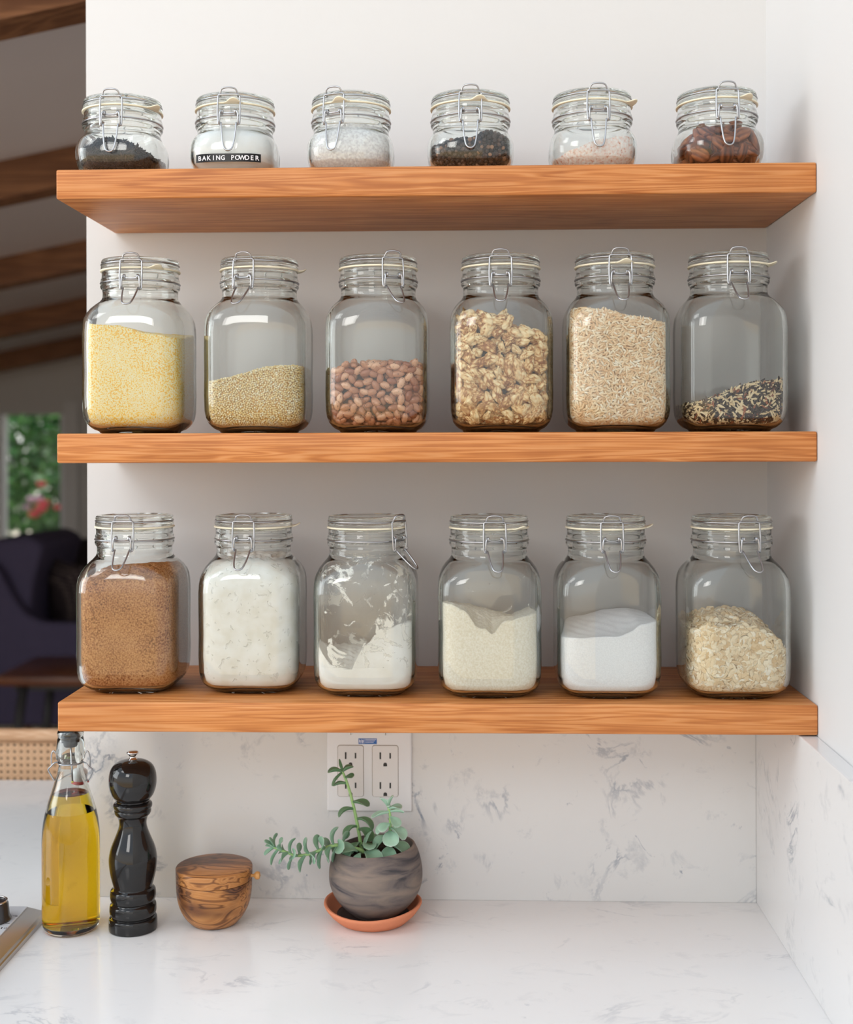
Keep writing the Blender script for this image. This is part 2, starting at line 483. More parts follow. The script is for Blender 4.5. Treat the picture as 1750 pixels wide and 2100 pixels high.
def build_jar(name, kind):
    OUT, IN = (BIG_OUT, BIG_IN) if kind == 'big' else (SMALL_OUT, SMALL_IN)
    dz = 0.0 if kind == 'big' else DZ
    root = empty(name)
    jar_body('jar_body', OUT, IN, root)
    L = []
    # lid: solid domed disc with a groove for the wire
    p = [(0, 0.1885), (0.030, 0.1885), (0.0385, 0.1890), (0.0395, 0.1900), (0.0398, 0.1945), (0.0452, 0.1946), (0.0463, 0.1955), (0.0464, 0.1985), (0.0458, 0.1996), (0.0447, 0.2004),
         (0.0447, 0.2016), (0.0455, 0.2024), (0.0459, 0.2038), (0.0457, 0.2056), (0.0449, 0.2069), (0.0436, 0.2074), (0.0400, 0.2074), (0.0385, 0.2066), (0.0370, 0.2060), (0.020, 0.2060), (0, 0.2060)]
    mk('lid', *[x for x in lathe([(r, z + dz) for r, z in p], 96)], M['glass'], root, angle=60)
    # gasket with a tongue
    g = lathe([(0.0405, 0.1926 + dz), (0.0468, 0.1926 + dz), (0.0474, 0.1931 + dz), (0.0474, 0.1942 + dz), (0.0468, 0.1947 + dz), (0.0405, 0.1947 + dz), (0.0405, 0.1926 + dz)], 96)
    gk = mk('rubber_gasket', *g, M['rubber'], root, angle=60)
    # wires
    rn = 0.0456 + WIRE
    ring = [(rn * math.cos(a), rn * math.sin(a), 0.179 + dz) for a in np.linspace(0, 2 * PI, 72, endpoint=False)]
    mk('neck_wire', *tube(ring, WIRE, 8, True), M['steel'], root)
    rl = 0.0447 + WIRE
    lw = []
    for a in np.linspace(0, 2 * PI, 72, endpoint=False):
        x, y = rl * math.sin(a), -rl * math.cos(a)
        if abs(x) < 0.0095 and y < 0: continue
        lw.append((x, y, 0.201 + dz))
    # arch at the front (open part of the ring rises into a handle)
    arch = catmull([cyl_pt(-0.0098, rl, 0.201 + dz), cyl_pt(-0.0098, rl, 0.2035 + dz, 0.003), cyl_pt(-0.0075, rl, 0.2085 + dz, 0.0048), cyl_pt(0, rl, 0.2098 + dz, 0.0052),
                    cyl_pt(0.0075, rl, 0.2085 + dz, 0.0048), cyl_pt(0.0098, rl, 0.2035 + dz, 0.003), cyl_pt(0.0098, rl, 0.201 + dz)], 5)
    lw_s = sorted(lw, key=lambda p: math.atan2(p[0], -p[1]) % (2 * PI))
    loop = [tuple(p) for p in arch] + lw_s
    mk('lid_wire', *tube(loop, WIRE, 8, True), M['steel'], root)
    # bail: rectangular loop in front
    r0 = 0.0485
    bl = [cyl_pt(-0.0125, r0, 0.1995 + dz, 0.001), cyl_pt(-0.0118, r0, 0.2015 + dz, 0.0012), cyl_pt(-0.009, r0, 0.2022 + dz, 0.001), cyl_pt(0.009, r0, 0.2022 + dz, 0.001), cyl_pt(0.0118, r0, 0.2015 + dz, 0.0012),
          cyl_pt(0.0125, r0, 0.1995 + dz, 0.001), cyl_pt(0.0130, r0, 0.185 + dz, 0.0022), cyl_pt(0.0126, r0, 0.171 + dz, 0.0028), cyl_pt(0.0119, r0, 0.1682 + dz, 0.0030), cyl_pt(0.0110, r0, 0.1688 + dz, 0.0038), cyl_pt(0.0112, r0, 0.171 + dz, 0.0048)]
    blm = [Vector((-p.x, p.y, p.z)) for p in reversed(bl[6:])]
    mk('bail', *tube(catmull(blm + bl, 4), WIRE, 8), M['steel'], root)
    # pivots: two small coils and a cross pin
    mb = MB()
    for s in (-1, 1):
        for q in (-0.4, 0.4):
            c = cyl_pt(s * 0.0080 + q * 0.0018, rn, 0.1825 + dz, 0.0022)
            ringp = [c + Vector((0, math.cos(a) * 0.0018, math.sin(a) * 0.0022)) for a in np.linspace(0, 2 * PI, 14, endpoint=False)]
            mb.add(tube(ringp, WIRE * 0.95, 6, True))
    mb.add(tube([cyl_pt(-0.0072, rn, 0.1815 + dz, 0.0020), cyl_pt(-0.003, rn, 0.1808 + dz, 0.0021), cyl_pt(0.003, rn, 0.1808 + dz, 0.0021), cyl_pt(0.0072, rn, 0.1815 + dz, 0.0020)], WIRE, 7))
    mb.build('pivot_coils', M['steel'], root)
    # lever: side arms from the pivots, then the long U-shaped pull
    tilt = math.radians(47 if kind == 'big' else 9)
    if kind == 'big': L = 0.031
    else: L = 0.033
    zb, ob = 0.1690 + dz, 0.0045
    def lv(x, d):      # point at distance d down the pull
        return cyl_pt(x, rn, zb - d * math.cos(tilt), ob + d * math.sin(tilt))
    half = [cyl_pt(0.0082, rn, 0.1835 + dz, 0.004), cyl_pt(0.0100, rn, 0.1815 + dz, 0.0052), cyl_pt(0.0106, rn, 0.175 + dz, 0.0055), cyl_pt(0.0106, rn, 0.1688 + dz, 0.0045), cyl_pt(0.0098, rn, 0.1672 + dz, 0.0036),
            cyl_pt(0.0088, rn, 0.1688 + dz, 0.0040), lv(0.0086, 0.001), lv(0.0078, L * 0.35), lv(0.0064, L * 0.7), lv(0.0042, L * 0.93), lv(0.0, L)]
    path = half[:-1] + [half[-1]] + [Vector((-p.x, p.y, p.z)) for p in reversed(half[:-1])]
    mk('lever', *tube(catmull(path, 4), WIRE, 8), M['steel'], root)
    # rear hinge loop
    hb = [cyl_pt(-0.010, rn, 0.201 + dz, 0.001), cyl_pt(-0.011, rn, 0.190 + dz, 0.0035), cyl_pt(-0.0105, rn, 0.179 + dz, 0.0012), cyl_pt(0.0105, rn, 0.179 + dz, 0.0012), cyl_pt(0.011, rn, 0.190 + dz, 0.0035), cyl_pt(0.010, rn, 0.201 + dz, 0.001)]
    hb = [Vector((-p.x, -p.y, p.z)) for p in hb]
    mk('hinge_wire', *tube(catmull(hb, 4, True), WIRE, 8, True), M['steel'], root)
    # pull tab of the gasket (child of the gasket)
    tab = []
    tv = []; tf = []
    nn = 9
    for i in range(nn):
        t = i / (nn - 1)
        for j in range(nn):
            u = j / (nn - 1) * 2 - 1
            w = 0.0078 * (1 - t * t) ** 0.5 if t < 1 else 0.0
            w = max(w, 0.0006) + 0.003 * (1 - t) ** 3
            tv.append((u * w, -0.0462 - 0.0095 * t, 0.1936 + dz + 0.0035 * t * t))
    for i in range(nn - 1):
        for j in range(nn - 1):
            tf.append((i * nn + j, i * nn + j + 1, (i + 1) * nn + j + 1, (i + 1) * nn + j))
    t_o = mk('pull_tab', tv, tf, M['rubber'], gk)
    sm = t_o.modifiers.new('thickness', 'SOLIDIFY'); sm.thickness = 0.0013; sm.offset = 0
    return root

def copy_tree(o, parent=None):
    c = o.copy(); COL.objects.link(c); c.parent = parent
    for ch in list(o.children): copy_tree(ch, c)
    return c

PROTO = {'big': build_jar('glass_jar', 'big'), 'small': build_jar('glass_jar', 'small')}
USED = {'big': False, 'small': False}
LATCH = ('lid_wire', 'bail', 'pivot_coils', 'lever', 'hinge_wire')
def place_jar(kind, x, y, z, latch_deg, tab_deg, label, group, tab_droop=0.0):
    if not USED[kind]: o = PROTO[kind]; USED[kind] = True
    else: o = copy_tree(PROTO_SRC[kind])
    o.location = (x, y, z)
    for ch in o.children:
        b = ch.name.split('.')[0]
        if b in LATCH: ch.rotation_euler = (0, 0, math.radians(latch_deg))
        if b == 'rubber_gasket':
            if tab_deg is None:
                ch.rotation_euler = (0, 0, math.radians(170))
            else:
                ch.rotation_euler = (0, 0, math.radians(tab_deg))
    tag(o, label, 'jar', group)
    return o
PROTO_SRC = dict(PROTO)

# ------------------------------------------------------------ contents of the jars
def smooth_noise(x, y, s, seed):
    return (np.sin(x * s + seed) * np.cos(y * s * 1.3 + seed * 2.1) + 0.5 * np.sin(x * s * 2.3 + y * s * 1.7 + seed * 0.7))

def fill_mesh(IN, hfun, gap=0.0006, rows=34, top=18, zmin=None):
    """solid that fills the inside of a jar up to the surface z=hfun(x,y)"""
    z0 = IN[0][0] + gap if zmin is None else zmin
    V = []; 
    def rad(z):
        a = interp(IN, z, 1) - gap; n = interp(IN, z, 2)
        return a * (1.0 / (np.abs(np.cos(TH)) ** n + np.abs(np.sin(TH)) ** n) ** (1.0 / n))
    h = np.full(NTH, z0 + 0.03)
    for _ in range(4):
        R = rad(h); h = np.maximum(hfun(R * np.cos(TH), R * np.sin(TH)), z0 + 0.002)
    for fr in (0.35, 0.7):
        R = rad(np.full(NTH, z0)) * fr
        V.append(np.stack([R * np.cos(TH), R * np.sin(TH), np.full(NTH, z0)], 1))
    for i in range(rows + 1):
        t = (i / rows) ** 1.5
        z = z0 + (h - z0) * t; R = rad(z)
        V.append(np.stack([R * np.cos(TH), R * np.sin(TH), z], 1))
    Rt = rad(h)
    for i in range(1, top):
        fr = 1 - i / top
        x, y = Rt * fr * np.cos(TH), Rt * fr * np.sin(TH)
        V.append(np.stack([x, y, np.maximum(hfun(x, y), z0 + 0.002)], 1))
    m = len(V)
    V = np.concatenate(V)
    c0 = len(V); V = np.concatenate([V, [[0, 0, z0], [0, 0, max(float(hfun(np.array(0.0), np.array(0.0))), z0 + 0.002)]]])
    F = []
    for a in range(m - 1):
        for k in range(NTH):
            l = (k + 1) % NTH
            F.append((a * NTH + k, a * NTH + l, (a + 1) * NTH + l, (a + 1) * NTH + k))
    T = []
    for k in range(NTH):
        l = (k + 1) % NTH
        T.append((c0, l, k)); T.append(((m - 1) * NTH + k, (m - 1) * NTH + l, c0 + 1))
    return V, F, T

def clamp_in(V, IN, gap=0.0004):
    """press grains that stick out back against the inner face of the glass"""
    V = V.copy(); V[:, 2] = np.maximum(V[:, 2], IN[0][0] + gap)
    th = np.arctan2(V[:, 1], V[:, 0]); rho = np.hypot(V[:, 0], V[:, 1])
    a = interp(IN, V[:, 2], 1) - gap; n = interp(IN, V[:, 2], 2)
    R = a / (np.abs(np.cos(th)) ** n + np.abs(np.sin(th)) ** n) ** (1.0 / n)
    k = np.where(rho > R, R / np.maximum(rho, 1e-9), 1.0)
    V[:, :2] *= k[:, None]
    return V

def excess(V, IN, gap=0.0004):
    th = np.arctan2(V[:, 1], V[:, 0]); rho = np.hypot(V[:, 0], V[:, 1])
    a = interp(IN, V[:, 2], 1) - gap; n = interp(IN, V[:, 2], 2)
    R = a / (np.abs(np.cos(th)) ** n + np.abs(np.sin(th)) ** n) ** (1.0 / n)
    return max(0.0, float((rho - R).max())), max(0.0, float((IN[0][0] + gap - V[:, 2]).max()))

def sample(V, F, T, n, seed):
    r = np.random.default_rng(seed)
    tri = []
    for q in F: tri.append((q[0], q[1], q[2])); tri.append((q[0], q[2], q[3]))
    tri = np.array(tri + T)
    A, B, C = V[tri[:, 0]], V[tri[:, 1]], V[tri[:, 2]]
    nr = np.cross(B - A, C - A); ar = np.linalg.norm(nr, axis=1)
    ok = ar > 1e-14
    A, B, C, nr, ar = A[ok], B[ok], C[ok], nr[ok], ar[ok]
    idx = r.choice(len(ar), n, p=ar / ar.sum())
    u = r.random((n, 2)); fl = u.sum(1) > 1; u[fl] = 1 - u[fl]
    P = A[idx] + (B - A)[idx] * u[:, :1] + (C - A)[idx] * u[:, 1:]
    NN = nr[idx] / ar[idx][:, None]
    return P, NN

def thin(P, NN, d, limit=None):
    """keep points at least d apart (grid hash)"""
    cell = {}
    keep = []
    q = np.floor(P / d).astype(int)
    d2 = d * d
    for i in range(len(P)):
        c = tuple(q[i]); ok = True
        for dx in (-1, 0, 1):
            for dy in (-1, 0, 1):
                for dz in (-1, 0, 1):
                    for j in cell.get((c[0] + dx, c[1] + dy, c[2] + dz), ()):
                        v = P[i] - P[j]
                        if v[0] * v[0] + v[1] * v[1] + v[2] * v[2] < d2: ok = False; break
                    if not ok: break
                if not ok: break
            if not ok: break
        if ok:
            cell.setdefault(c, []).append(i); keep.append(i)
            if limit and len(keep) >= limit: break
    keep = np.array(keep)
    return P[keep], NN[keep]

def frames(NN, r, tiltmax=0.25, flat=None, bias=None):
    """random tangent frames; columns: long axis, mid axis, normal"""
    n = len(NN)
    nrm = NN + r.normal(0, tiltmax, (n, 3)); nrm /= np.linalg.norm(nrm, axis=1)[:, None]
    a = r.normal(0, 1, (n, 3))
    if bias is not None: a = a * bias
    t = a - nrm * (a * nrm).sum(1)[:, None]; t /= np.linalg.norm(t, axis=1)[:, None]
    b = np.cross(nrm, t)
    return np.stack([t, b, nrm], 2)          # (n,3,3)

def instance(tv, tf, P, R, sc):
    """join many copies of a template into one array mesh"""
    n = len(P); k = len(tv)
    loc = tv[None, :, :] * sc[:, None, :]
    V = np.einsum('nij,nkj->nki', R, loc) + P[:, None, :]
    F = tf[None] + (np.arange(n) * k)[:, None, None]
    return V.reshape(-1, 3), F.reshape(-1, tf.shape[1])

def ellipsoid(nu=8, nv=5):
    """quad sphere-like template of unit radius (long axis x)"""
    v = []; f = []
    for i in range(nv + 1):
        ph = PI * (i + 0.18 if i == 0 else (i - 0.18 if i == nv else i)) / nv
        for j in range(nu):
            t = 2 * PI * j / nu
            v.append((math.cos(ph), math.sin(ph) * math.cos(t), math.sin(ph) * math.sin(t)))
    for i in range(nv):
        for j in range(nu):
            l = (j + 1) % nu
            f.append((i * nu + j, i * nu + l, (i + 1) * nu + l, (i + 1) * nu + j))
    for j in range(0, nu // 2 - 1):           # close the ends with quads
        f.append((j, (j + 1), nu - j - 2, nu - j - 1))
        b = nv * nu
        f.append((b + nu - j - 1, b + nu - j - 2, b + j + 1, b + j))
    return np.array(v), np.array(f)

def grains(name, IN, hfun, mat, shaded_core_mat, size, dist, label, loc, seed, shape='grain', jitter=0.25, tint=None, layers=2,
           bias=None, n0=60000, cat='food', tilt=0.25, inset=0.5, nu=8, nv=5):
    V, F, T = fill_mesh(IN, hfun)
    r = np.random.default_rng(seed)
    tv, tf = ellipsoid(nu, nv)
    if shape == 'flake':
        tv = tv.copy(); tv[:, 2] += 0.45 * (tv[:, 0] ** 2) * 1.0
    if shape == 'curl':
        tv = tv.copy(); tv[:, 1] += 1.4 * (tv[:, 0] ** 2)
    VV = []; FF = []; TT = []; off = 0
    for L in range(layers):
        P, NN = sample(V, F, T, n0, seed + L)
        P, NN = thin(P, NN, dist)
        n = len(P)
        sc = np.array(size)[None] * (1 + r.normal(0, jitter, (n, 1)).clip(-0.5, 0.6)) * (1 + r.normal(0, 0.08, (n, 3)))
        Rm = frames(NN, r, tilt, bias=bias)
        depth = (size[2] * inset + L * size[2] * 1.5)
        P = P - NN * depth
        a, b = instance(tv, tf, P, Rm, sc)
        a = clamp_in(a, IN)
        t = r.random(n) if tint is None else tint(P, r)
        VV.append(a); FF.append(b + off); TT.append(np.repeat(t, len(tv))); off += len(a)
    o = big(name, np.concatenate(VV), np.concatenate(FF), np.concatenate(TT), mat)
    o.location = loc
    # hidden inside of the heap; its darker colour paints shade between the outer grains
    me = o.data
    core_V, cF, cT = fill_mesh(IN, lambda x, y: hfun(x, y) - size[2] * 2.0, gap=0.0006 + size[2] * 1.6 + 0.0004)
    bm = bmesh.new(); bm.from_mesh(me)
    lay = bm.verts.layers.float.get('tint')
    vs = [bm.verts.new(p) for p in core_V]
    if lay:
        for v in vs: v[lay] = 0.5
    for q in list(cF) + list(cT):
        f = bm.faces.new([vs[i] for i in q]); f.material_index = 1; f.smooth = True
    bm.to_mesh(me); bm.free()
    me.materials.append(shaded_core_mat)
    tag(o, label, cat, kind='stuff')
    return o

def powder(name, IN, hfun, mat, label, loc, cat='food', rough=0.0, seed=0, gap=0.0006, disp=0.0):
    V, F, T = fill_mesh(IN, hfun, rows=60, top=26, gap=gap)
    if disp:
        r = np.random.default_rng(seed)
        th = np.arctan2(V[:, 1], V[:, 0])
        w = smooth_noise(V[:, 0] + V[:, 1] * 0.5, V[:, 2], 130, seed) + 0.7 * smooth_noise(V[:, 1] - V[:, 0], V[:, 2], 260, seed + 3)
        s = 1 - np.clip(w, 0, 2)[:, None] * disp
        V = V.copy(); V[:, :2] *= s
    o = mk(name, V, list(F) + list(T), mat, None, True, loc)
    tag(o, label, cat, kind='stuff')
    return o

def prof(pts_front, pts_back=None, noise=0.0012, ns=160, seed=1.0, half=0.055):
    """height from left-to-right profiles for the front and the back of the jar (u in -1..1)"""
    fx, fz = zip(*pts_front)
    bx, bz = zip(*(pts_back or pts_front))
    def h(x, y):
        u = np.clip(x / half, -1, 1); v = np.clip((y / half + 1) / 2, 0, 1)
        v = v * v * (3 - 2 * v)
        return np.interp(u, fx, fz) * (1 - v) + np.interp(u, bx, bz) * v + noise * smooth_noise(x, y, ns, seed)
    return h
# ============================================================ THE KITCHEN SHELL
def struct(name, vf, mat, smooth=False):
    o = mk(name, vf[0], vf[1], mat, None, smooth)
    o['kind'] = 'structure'
    return o
WL = -0.038                                       # left end of the shelf wall
struct('wall_back', box(WL, WALL_R + 0.12, 0.0, 0.115, 0, 3.3), M['paint'])
struct('wall_right', box(WALL_R, WALL_R + 0.12, -3.2, 0.0, 0, 3.3), M['paint'])
M['floor'] = wood_mat('floor_boards', srgb(170, 130, 95), srgb(140, 100, 70), srgb(190, 150, 112), scale=0.25, rough=0.35)
struct('floor', box(-4.2, WALL_R + 0.12, -3.6, 6.4, -0.05, 0.0), M['floor'])

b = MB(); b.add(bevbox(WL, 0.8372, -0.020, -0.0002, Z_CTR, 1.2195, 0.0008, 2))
o = b.build('backsplash', M['marble_back_shaded'], smooth=False)
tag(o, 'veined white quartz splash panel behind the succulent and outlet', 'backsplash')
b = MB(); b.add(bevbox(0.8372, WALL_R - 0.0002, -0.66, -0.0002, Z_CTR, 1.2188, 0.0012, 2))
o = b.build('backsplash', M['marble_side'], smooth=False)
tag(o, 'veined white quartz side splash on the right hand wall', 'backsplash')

# worktop: L-shaped slab that runs on past the end of the wall as a peninsula
def slab(pts, z0, z1, bev=0.002):
    bm = bmesh.new()
    vs = [bm.verts.new((x, y, z0)) for x, y in pts]
    f = bm.faces.new(vs)
    e = bmesh.ops.extrude_face_region(bm, geom=[f])
    for v in [g for g in e['geom'] if isinstance(g, bmesh.types.BMVert)]: v.co.z = z1
    bmesh.ops.recalc_face_normals(bm, faces=bm.faces)
    bmesh.ops.bevel(bm, geom=[x for x in bm.edges], offset=bev, segments=2, profile=0.5, affect='EDGES')
    bm.verts.index_update()
    out = ([tuple(p.co) for p in bm.verts], [tuple(p.index for p in q.verts) for q in bm.faces])
    bm.free(); return out
v, f = slab([(-1.25, -0.66), (WALL_R - 0.0003, -0.66), (WALL_R - 0.0003, -0.0003), (WL - 0.0004, -0.0003), (WL - 0.0004, 0.546), (-1.25, 0.546)], 0.9235, Z_CTR)
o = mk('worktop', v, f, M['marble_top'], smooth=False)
tag(o, 'white quartz worktop with faint grey veins under the bottle and plant', 'worktop')
M['cab'] = plain('cabinet_paint', (0.75, 0.75, 0.74, 1), 0.4)
cab = empty('base_cabinet', (0.2, -0.33, 0)); tag(cab, 'white painted base cabinet run carrying the worktop', 'cabinet')
def child_box(name, par, dims, mat, bev=0.002):
    vv, ff = bevbox(*dims, b=bev, seg=2)
    L = par.location
    vv = [(x - L.x, y - L.y, z - L.z) for x, y, z in vv]
    return mk(name, vv, ff, mat, par, smooth=False)
child_box('carcass', cab, (-1.22, WALL_R - 0.001, -0.60, -0.001, 0.0, 0.9235), M['cab'])
for k in range(3): child_box('door', cab, (-1.2 + k * 0.68, -0.54 + k * 0.68, -0.622, -0.6, 0.1, 0.90), M['cab'])

# ============================================================ THE SHELVES
def shelf(z, label, seed):
    vv, ff = bevbox(0, SHELF_L - 0.0004, -SHELF_D, -0.0004, -SHELF_T, 0, b=0.0022, seg=3)
    # hand-cut edge: very slight waviness of the front
    o = mk('wall_shelf', vv, ff, M['shelf'], None, True, (0, 0, z), 30)
    return tag(o, label, 'shelf', 'floating wooden shelves')
shelf(Z_TOP, 'floating stained wooden shelf, highest of the three, carrying small jars', 0)
shelf(Z_MID, 'floating stained wooden shelf, middle one, carrying cornmeal, beans and walnuts', 1)
shelf(Z_BOT, 'floating stained wooden shelf, lowest one, carrying brown sugar, flour and oats', 2)

# ============================================================ THE JARS
GT, GM, GB = 'small clip-top jars on the top shelf', 'tall clip-top jars on the middle shelf', 'tall clip-top jars on the bottom shelf'
def az(x, y, off, rw=80):
    """latch angle seen from the viewpoint in front of the shelves"""
    return math.degrees(math.asin(max(-0.95, min(0.95, off / rw))) + math.atan2(EYE[0] - x, y - EYE[1]))
TOPJ = [(0.0572, -0.168, -22, 62), (0.192, -0.168, -12, 0), (0.3301, -0.168, -33, -18), (0.4713, -0.168, 0, 4), (0.6145, -0.168, 12, 62), (0.7602, -0.168, 20, 24)]
TOPL = ['small clip-top glass jar of dark tea leaves, leftmost on the top shelf', 'small clip-top glass jar with black baking powder tape label', 'small clip-top glass jar full of coarse white salt',
        'small clip-top glass jar of black peppercorns on the top shelf', 'small clip-top glass jar of pink salt on the top shelf', 'small clip-top glass jar of pecans, rightmost on the top shelf']
MIDJ = [(0.0745, -0.155, -18, 28), (0.2183, -0.155, -31, 100), (0.3612, -0.160, 28, None), (0.5066, -0.162, 0, None), (0.6408, -0.165, 11, 0), (0.7740, -0.165, 19, 60)]
MIDL = ['tall clip-top glass jar of yellow cornmeal', 'tall clip-top glass jar of pale millet seeds', 'tall clip-top glass jar half filled with speckled pinto beans',
        'tall clip-top glass jar of walnut pieces', 'tall clip-top glass jar of brown rice', 'tall clip-top glass jar with a little dark wild rice']
BOTJ = [(0.0654, -0.150, -23, None), (0.2092, -0.147, -20, 98), (0.347, -0.163, 62, None), (0.4919, -0.168, 11, 38), (0.6291, -0.168, 12, 92), (0.7760, -0.168, 33, None)]
BOTL = ['tall clip-top glass jar packed with brown sugar', 'tall clip-top glass jar packed to the neck with white flour', 'tall clip-top glass jar smeared inside with flour, latch turned to the right',
        'tall clip-top glass jar of cream flour with a notched surface', 'tall clip-top glass jar of fine white sugar', 'tall clip-top glass jar of rolled oats']
jars = {}
for J, Lb, kind, z, g, key in ((TOPJ, TOPL, 'small', Z_TOP, GT, 't'), (MIDJ, MIDL, 'big', Z_MID, GM, 'm'), (BOTJ, BOTL, 'big', Z_BOT, GB, 'b')):
    for i, ((x, y, off, tab), lb) in enumerate(zip(J, Lb)):
        t = None if tab is None else tab + 8 * (0 if tab > 60 else 1)
        jars[key + str(i + 1)] = place_jar(kind, x, y, z + 0.0002, az(x, y, off), t, lb, g)

def at(key):
    J = {'t': TOPJ, 'm': MIDJ, 'b': BOTJ}[key[0]][int(key[1]) - 1]
    return (J[0], J[1], {'t': Z_TOP, 'm': Z_MID, 'b': Z_BOT}[key[0]] + 0.0002)

# ---- the embossed tape on the second small jar
tj = jars['t2']
nz, aa = 3.35, 0.0507
def face_y(x, off): return -((aa ** nz - abs(x) ** nz) ** (1 / nz)) - off
tv, tf = [], []
xs = np.linspace(-0.0372, 0.0378, 40)
for x in xs:
    tv += [(x, face_y(x, 0.0002), 0.0114), (x, face_y(x, 0.0007), 0.0114), (x, face_y(x, 0.0007), 0.0208), (x, face_y(x, 0.0002), 0.0208)]
for i in range(len(xs) - 1):
    a = i * 4; c = a + 4
    for k in range(4): tf.append((a + k, a + (k + 1) % 4, c + (k + 1) % 4, c + k))
tf += [(0, 1, 2, 3), tuple(4 * (len(xs) - 1) + k for k in (3, 2, 1, 0))]
tape = mk('label_tape', tv, tf, M['tape'], tj, angle=30)
tape['label'] = 'black embossed tape reading BAKING POWDER'
word = 'BAKING POWDER'
allv, allf = [], []
pitch = 0.0752 / 13.6
for i, ch in enumerate(word):
    if ch == ' ': continue
    cu = bpy.data.curves.new('glyph', 'FONT'); cu.body = ch; cu.size = 0.0076; cu.align_x = 'CENTER'; cu.extrude = 0.00015; cu.offset = 0.00012; cu.resolution_u = 3
    ob = bpy.data.objects.new('glyph', cu); COL.objects.link(ob)
    dg = bpy.context.evaluated_depsgraph_get(); dg.update()
    me = bpy.data.meshes.new_from_object(ob.evaluated_get(dg))
    base = len(allv); xc = -0.0372 + pitch * (i + 0.85)
    for p in me.vertices:
        X = xc + p.co.x * 0.92
        allv.append((X, face_y(X, 0.0008 + p.co.z), 0.0134 + p.co.y))
    allf += [tuple(v + base for v in q.vertices) for q in me.polygons]
    bpy.data.objects.remove(ob); bpy.data.curves.remove(cu); bpy.data.meshes.remove(me)
mk('lettering', allv, allf, M['tape_white'], tape, smooth=False)

# ============================================================ WHAT THE JARS HOLD
# --- middle shelf
M['cornmeal'] = powder_mat('cornmeal', [srgb(252, 190, 66), srgb(255, 214, 100), srgb(255, 232, 154), srgb(255, 248, 222), srgb(255, 222, 124)], scale=560, bump=0.4, bscale=700, patch=(22, 0.30), lo=0.34, hi=0.66)
hf = prof([(-1, .127), (-.2, .125), (.3, .117), (1, .110)], [(-1, .128), (1, .121)], noise=.0006, seed=2)
powder('cornmeal', BIG_IN, hf, M['cornmeal'], 'yellow cornmeal filling the first jar of the middle shelf', at('m1'), 'cornmeal')

M['millet'] = grain_mat('millet', [(0, srgb(244, 214, 144)), (0.5, srgb(252, 232, 178)), (1, srgb(255, 246, 216))], rough=0.45)
M['millet_core'] = plain('millet_mass_shaded', srgb(208, 162, 88), 0.8)
hf = prof([(-1, .060), (-.4, .065), (.1, .074), (.6, .0785), (1, .078)], [(-1, .062), (1, .074)], noise=.0008, seed=5)
grains('millet_seeds', BIG_IN, hf, M['millet'], M['millet_core'], (0.00112, 0.00108, 0.00105), 0.00205, 'pale round millet seeds in the second jar of the middle shelf', at('m2'), 11, jitter=.08, layers=2, n0=70000, nu=7, nv=5, cat='millet')

M['rice'] = grain_mat('brown_rice', [(0, srgb(228, 186, 140)), (0.45, srgb(244, 212, 170)), (0.8, srgb(250, 230, 198)), (1, srgb(255, 244, 224))], rough=0.4, spec=0.4)
M['rice_core'] = plain('rice_mass_shaded', srgb(176, 134, 92), 0.8)
hf = prof([(-1, .1395), (-.75, .1415), (-.2, .137), (.4, .129), (1, .123)], [(-1, .140), (1, .126)], noise=.001, seed=7)
grains('brown_rice', BIG_IN, hf, M['rice'], M['rice_core'], (0.0032, 0.00125, 0.00110), 0.0022, 'short pale brown rice grains in the fifth jar of the middle shelf', at('m5'), 21, jitter=.12, layers=3, tilt=.14, n0=60000, bias=np.array([1, 1, .8]), nu=7, nv=6, cat='rice')

M['wild'] = grain_mat('wild_rice_mix', [(0, srgb(30, 20, 18)), (0.50, srgb(62, 40, 32)), (0.53, srgb(150, 84, 56)), (0.58, srgb(160, 92, 62)), (0.6, srgb(222, 196, 152)), (1, srgb(238, 220, 184))], rough=0.4)
M['wild_core'] = plain('wild_rice_mass_shaded', srgb(45, 30, 24), 0.8)
hf = prof([(-1, .030), (-.6, .036), (-.1, .047), (.3, .055), (1, .0585)], [(-1, .028), (1, .050)], noise=.0015, seed=9)
grains('wild_rice', BIG_IN, hf, M['wild'], M['wild_core'], (0.0046, 0.00118, 0.00105), 0.0026, 'dark and cream wild rice blend in the last jar of the middle shelf', at('m6'), 31, jitter=.16, layers=3, n0=45000, nu=7, nv=6, cat='rice')

# --- bottom shelf
M['brown_sugar'] = powder_mat('brown_sugar', [srgb(120, 70, 36), srgb(168, 108, 62), srgb(190, 132, 82), srgb(206, 152, 100)], scale=520, bump=0.7, bscale=420, patch=(26, 0.45), lo=0.28, hi=0.66)
hf = prof([(-1, .132), (-.5, .135), (0, .134), (1, .136)], [(-1, .134), (.2, .146), (1, .146)], noise=.0016, seed=3, ns=240)
powder('brown_sugar', BIG_IN, hf, M['brown_sugar'], 'moist brown sugar packed in the first jar of the bottom shelf', at('b1'), 'sugar')
M['flour'] = powder_mat('white_flour', [srgb(240, 236, 226), srgb(246, 243, 236), srgb(250, 248, 243)], scale=60, bump=0.8, bscale=60, pits=0.5)
hf = prof([(-1, .150), (0, .158), (1, .154)], [(-1, .160), (1, .160)], noise=.002, seed=4, ns=200)
powder('white_flour', BIG_IN, hf, M['flour'], 'white flour filling the second jar of the bottom shelf to the neck', at('b2'), 'flour', disp=.004, seed=3)
M['flour2'] = powder_mat('soft_flour', [srgb(244, 241, 234), srgb(250, 248, 244)], scale=40, bump=0.35, bscale=90)
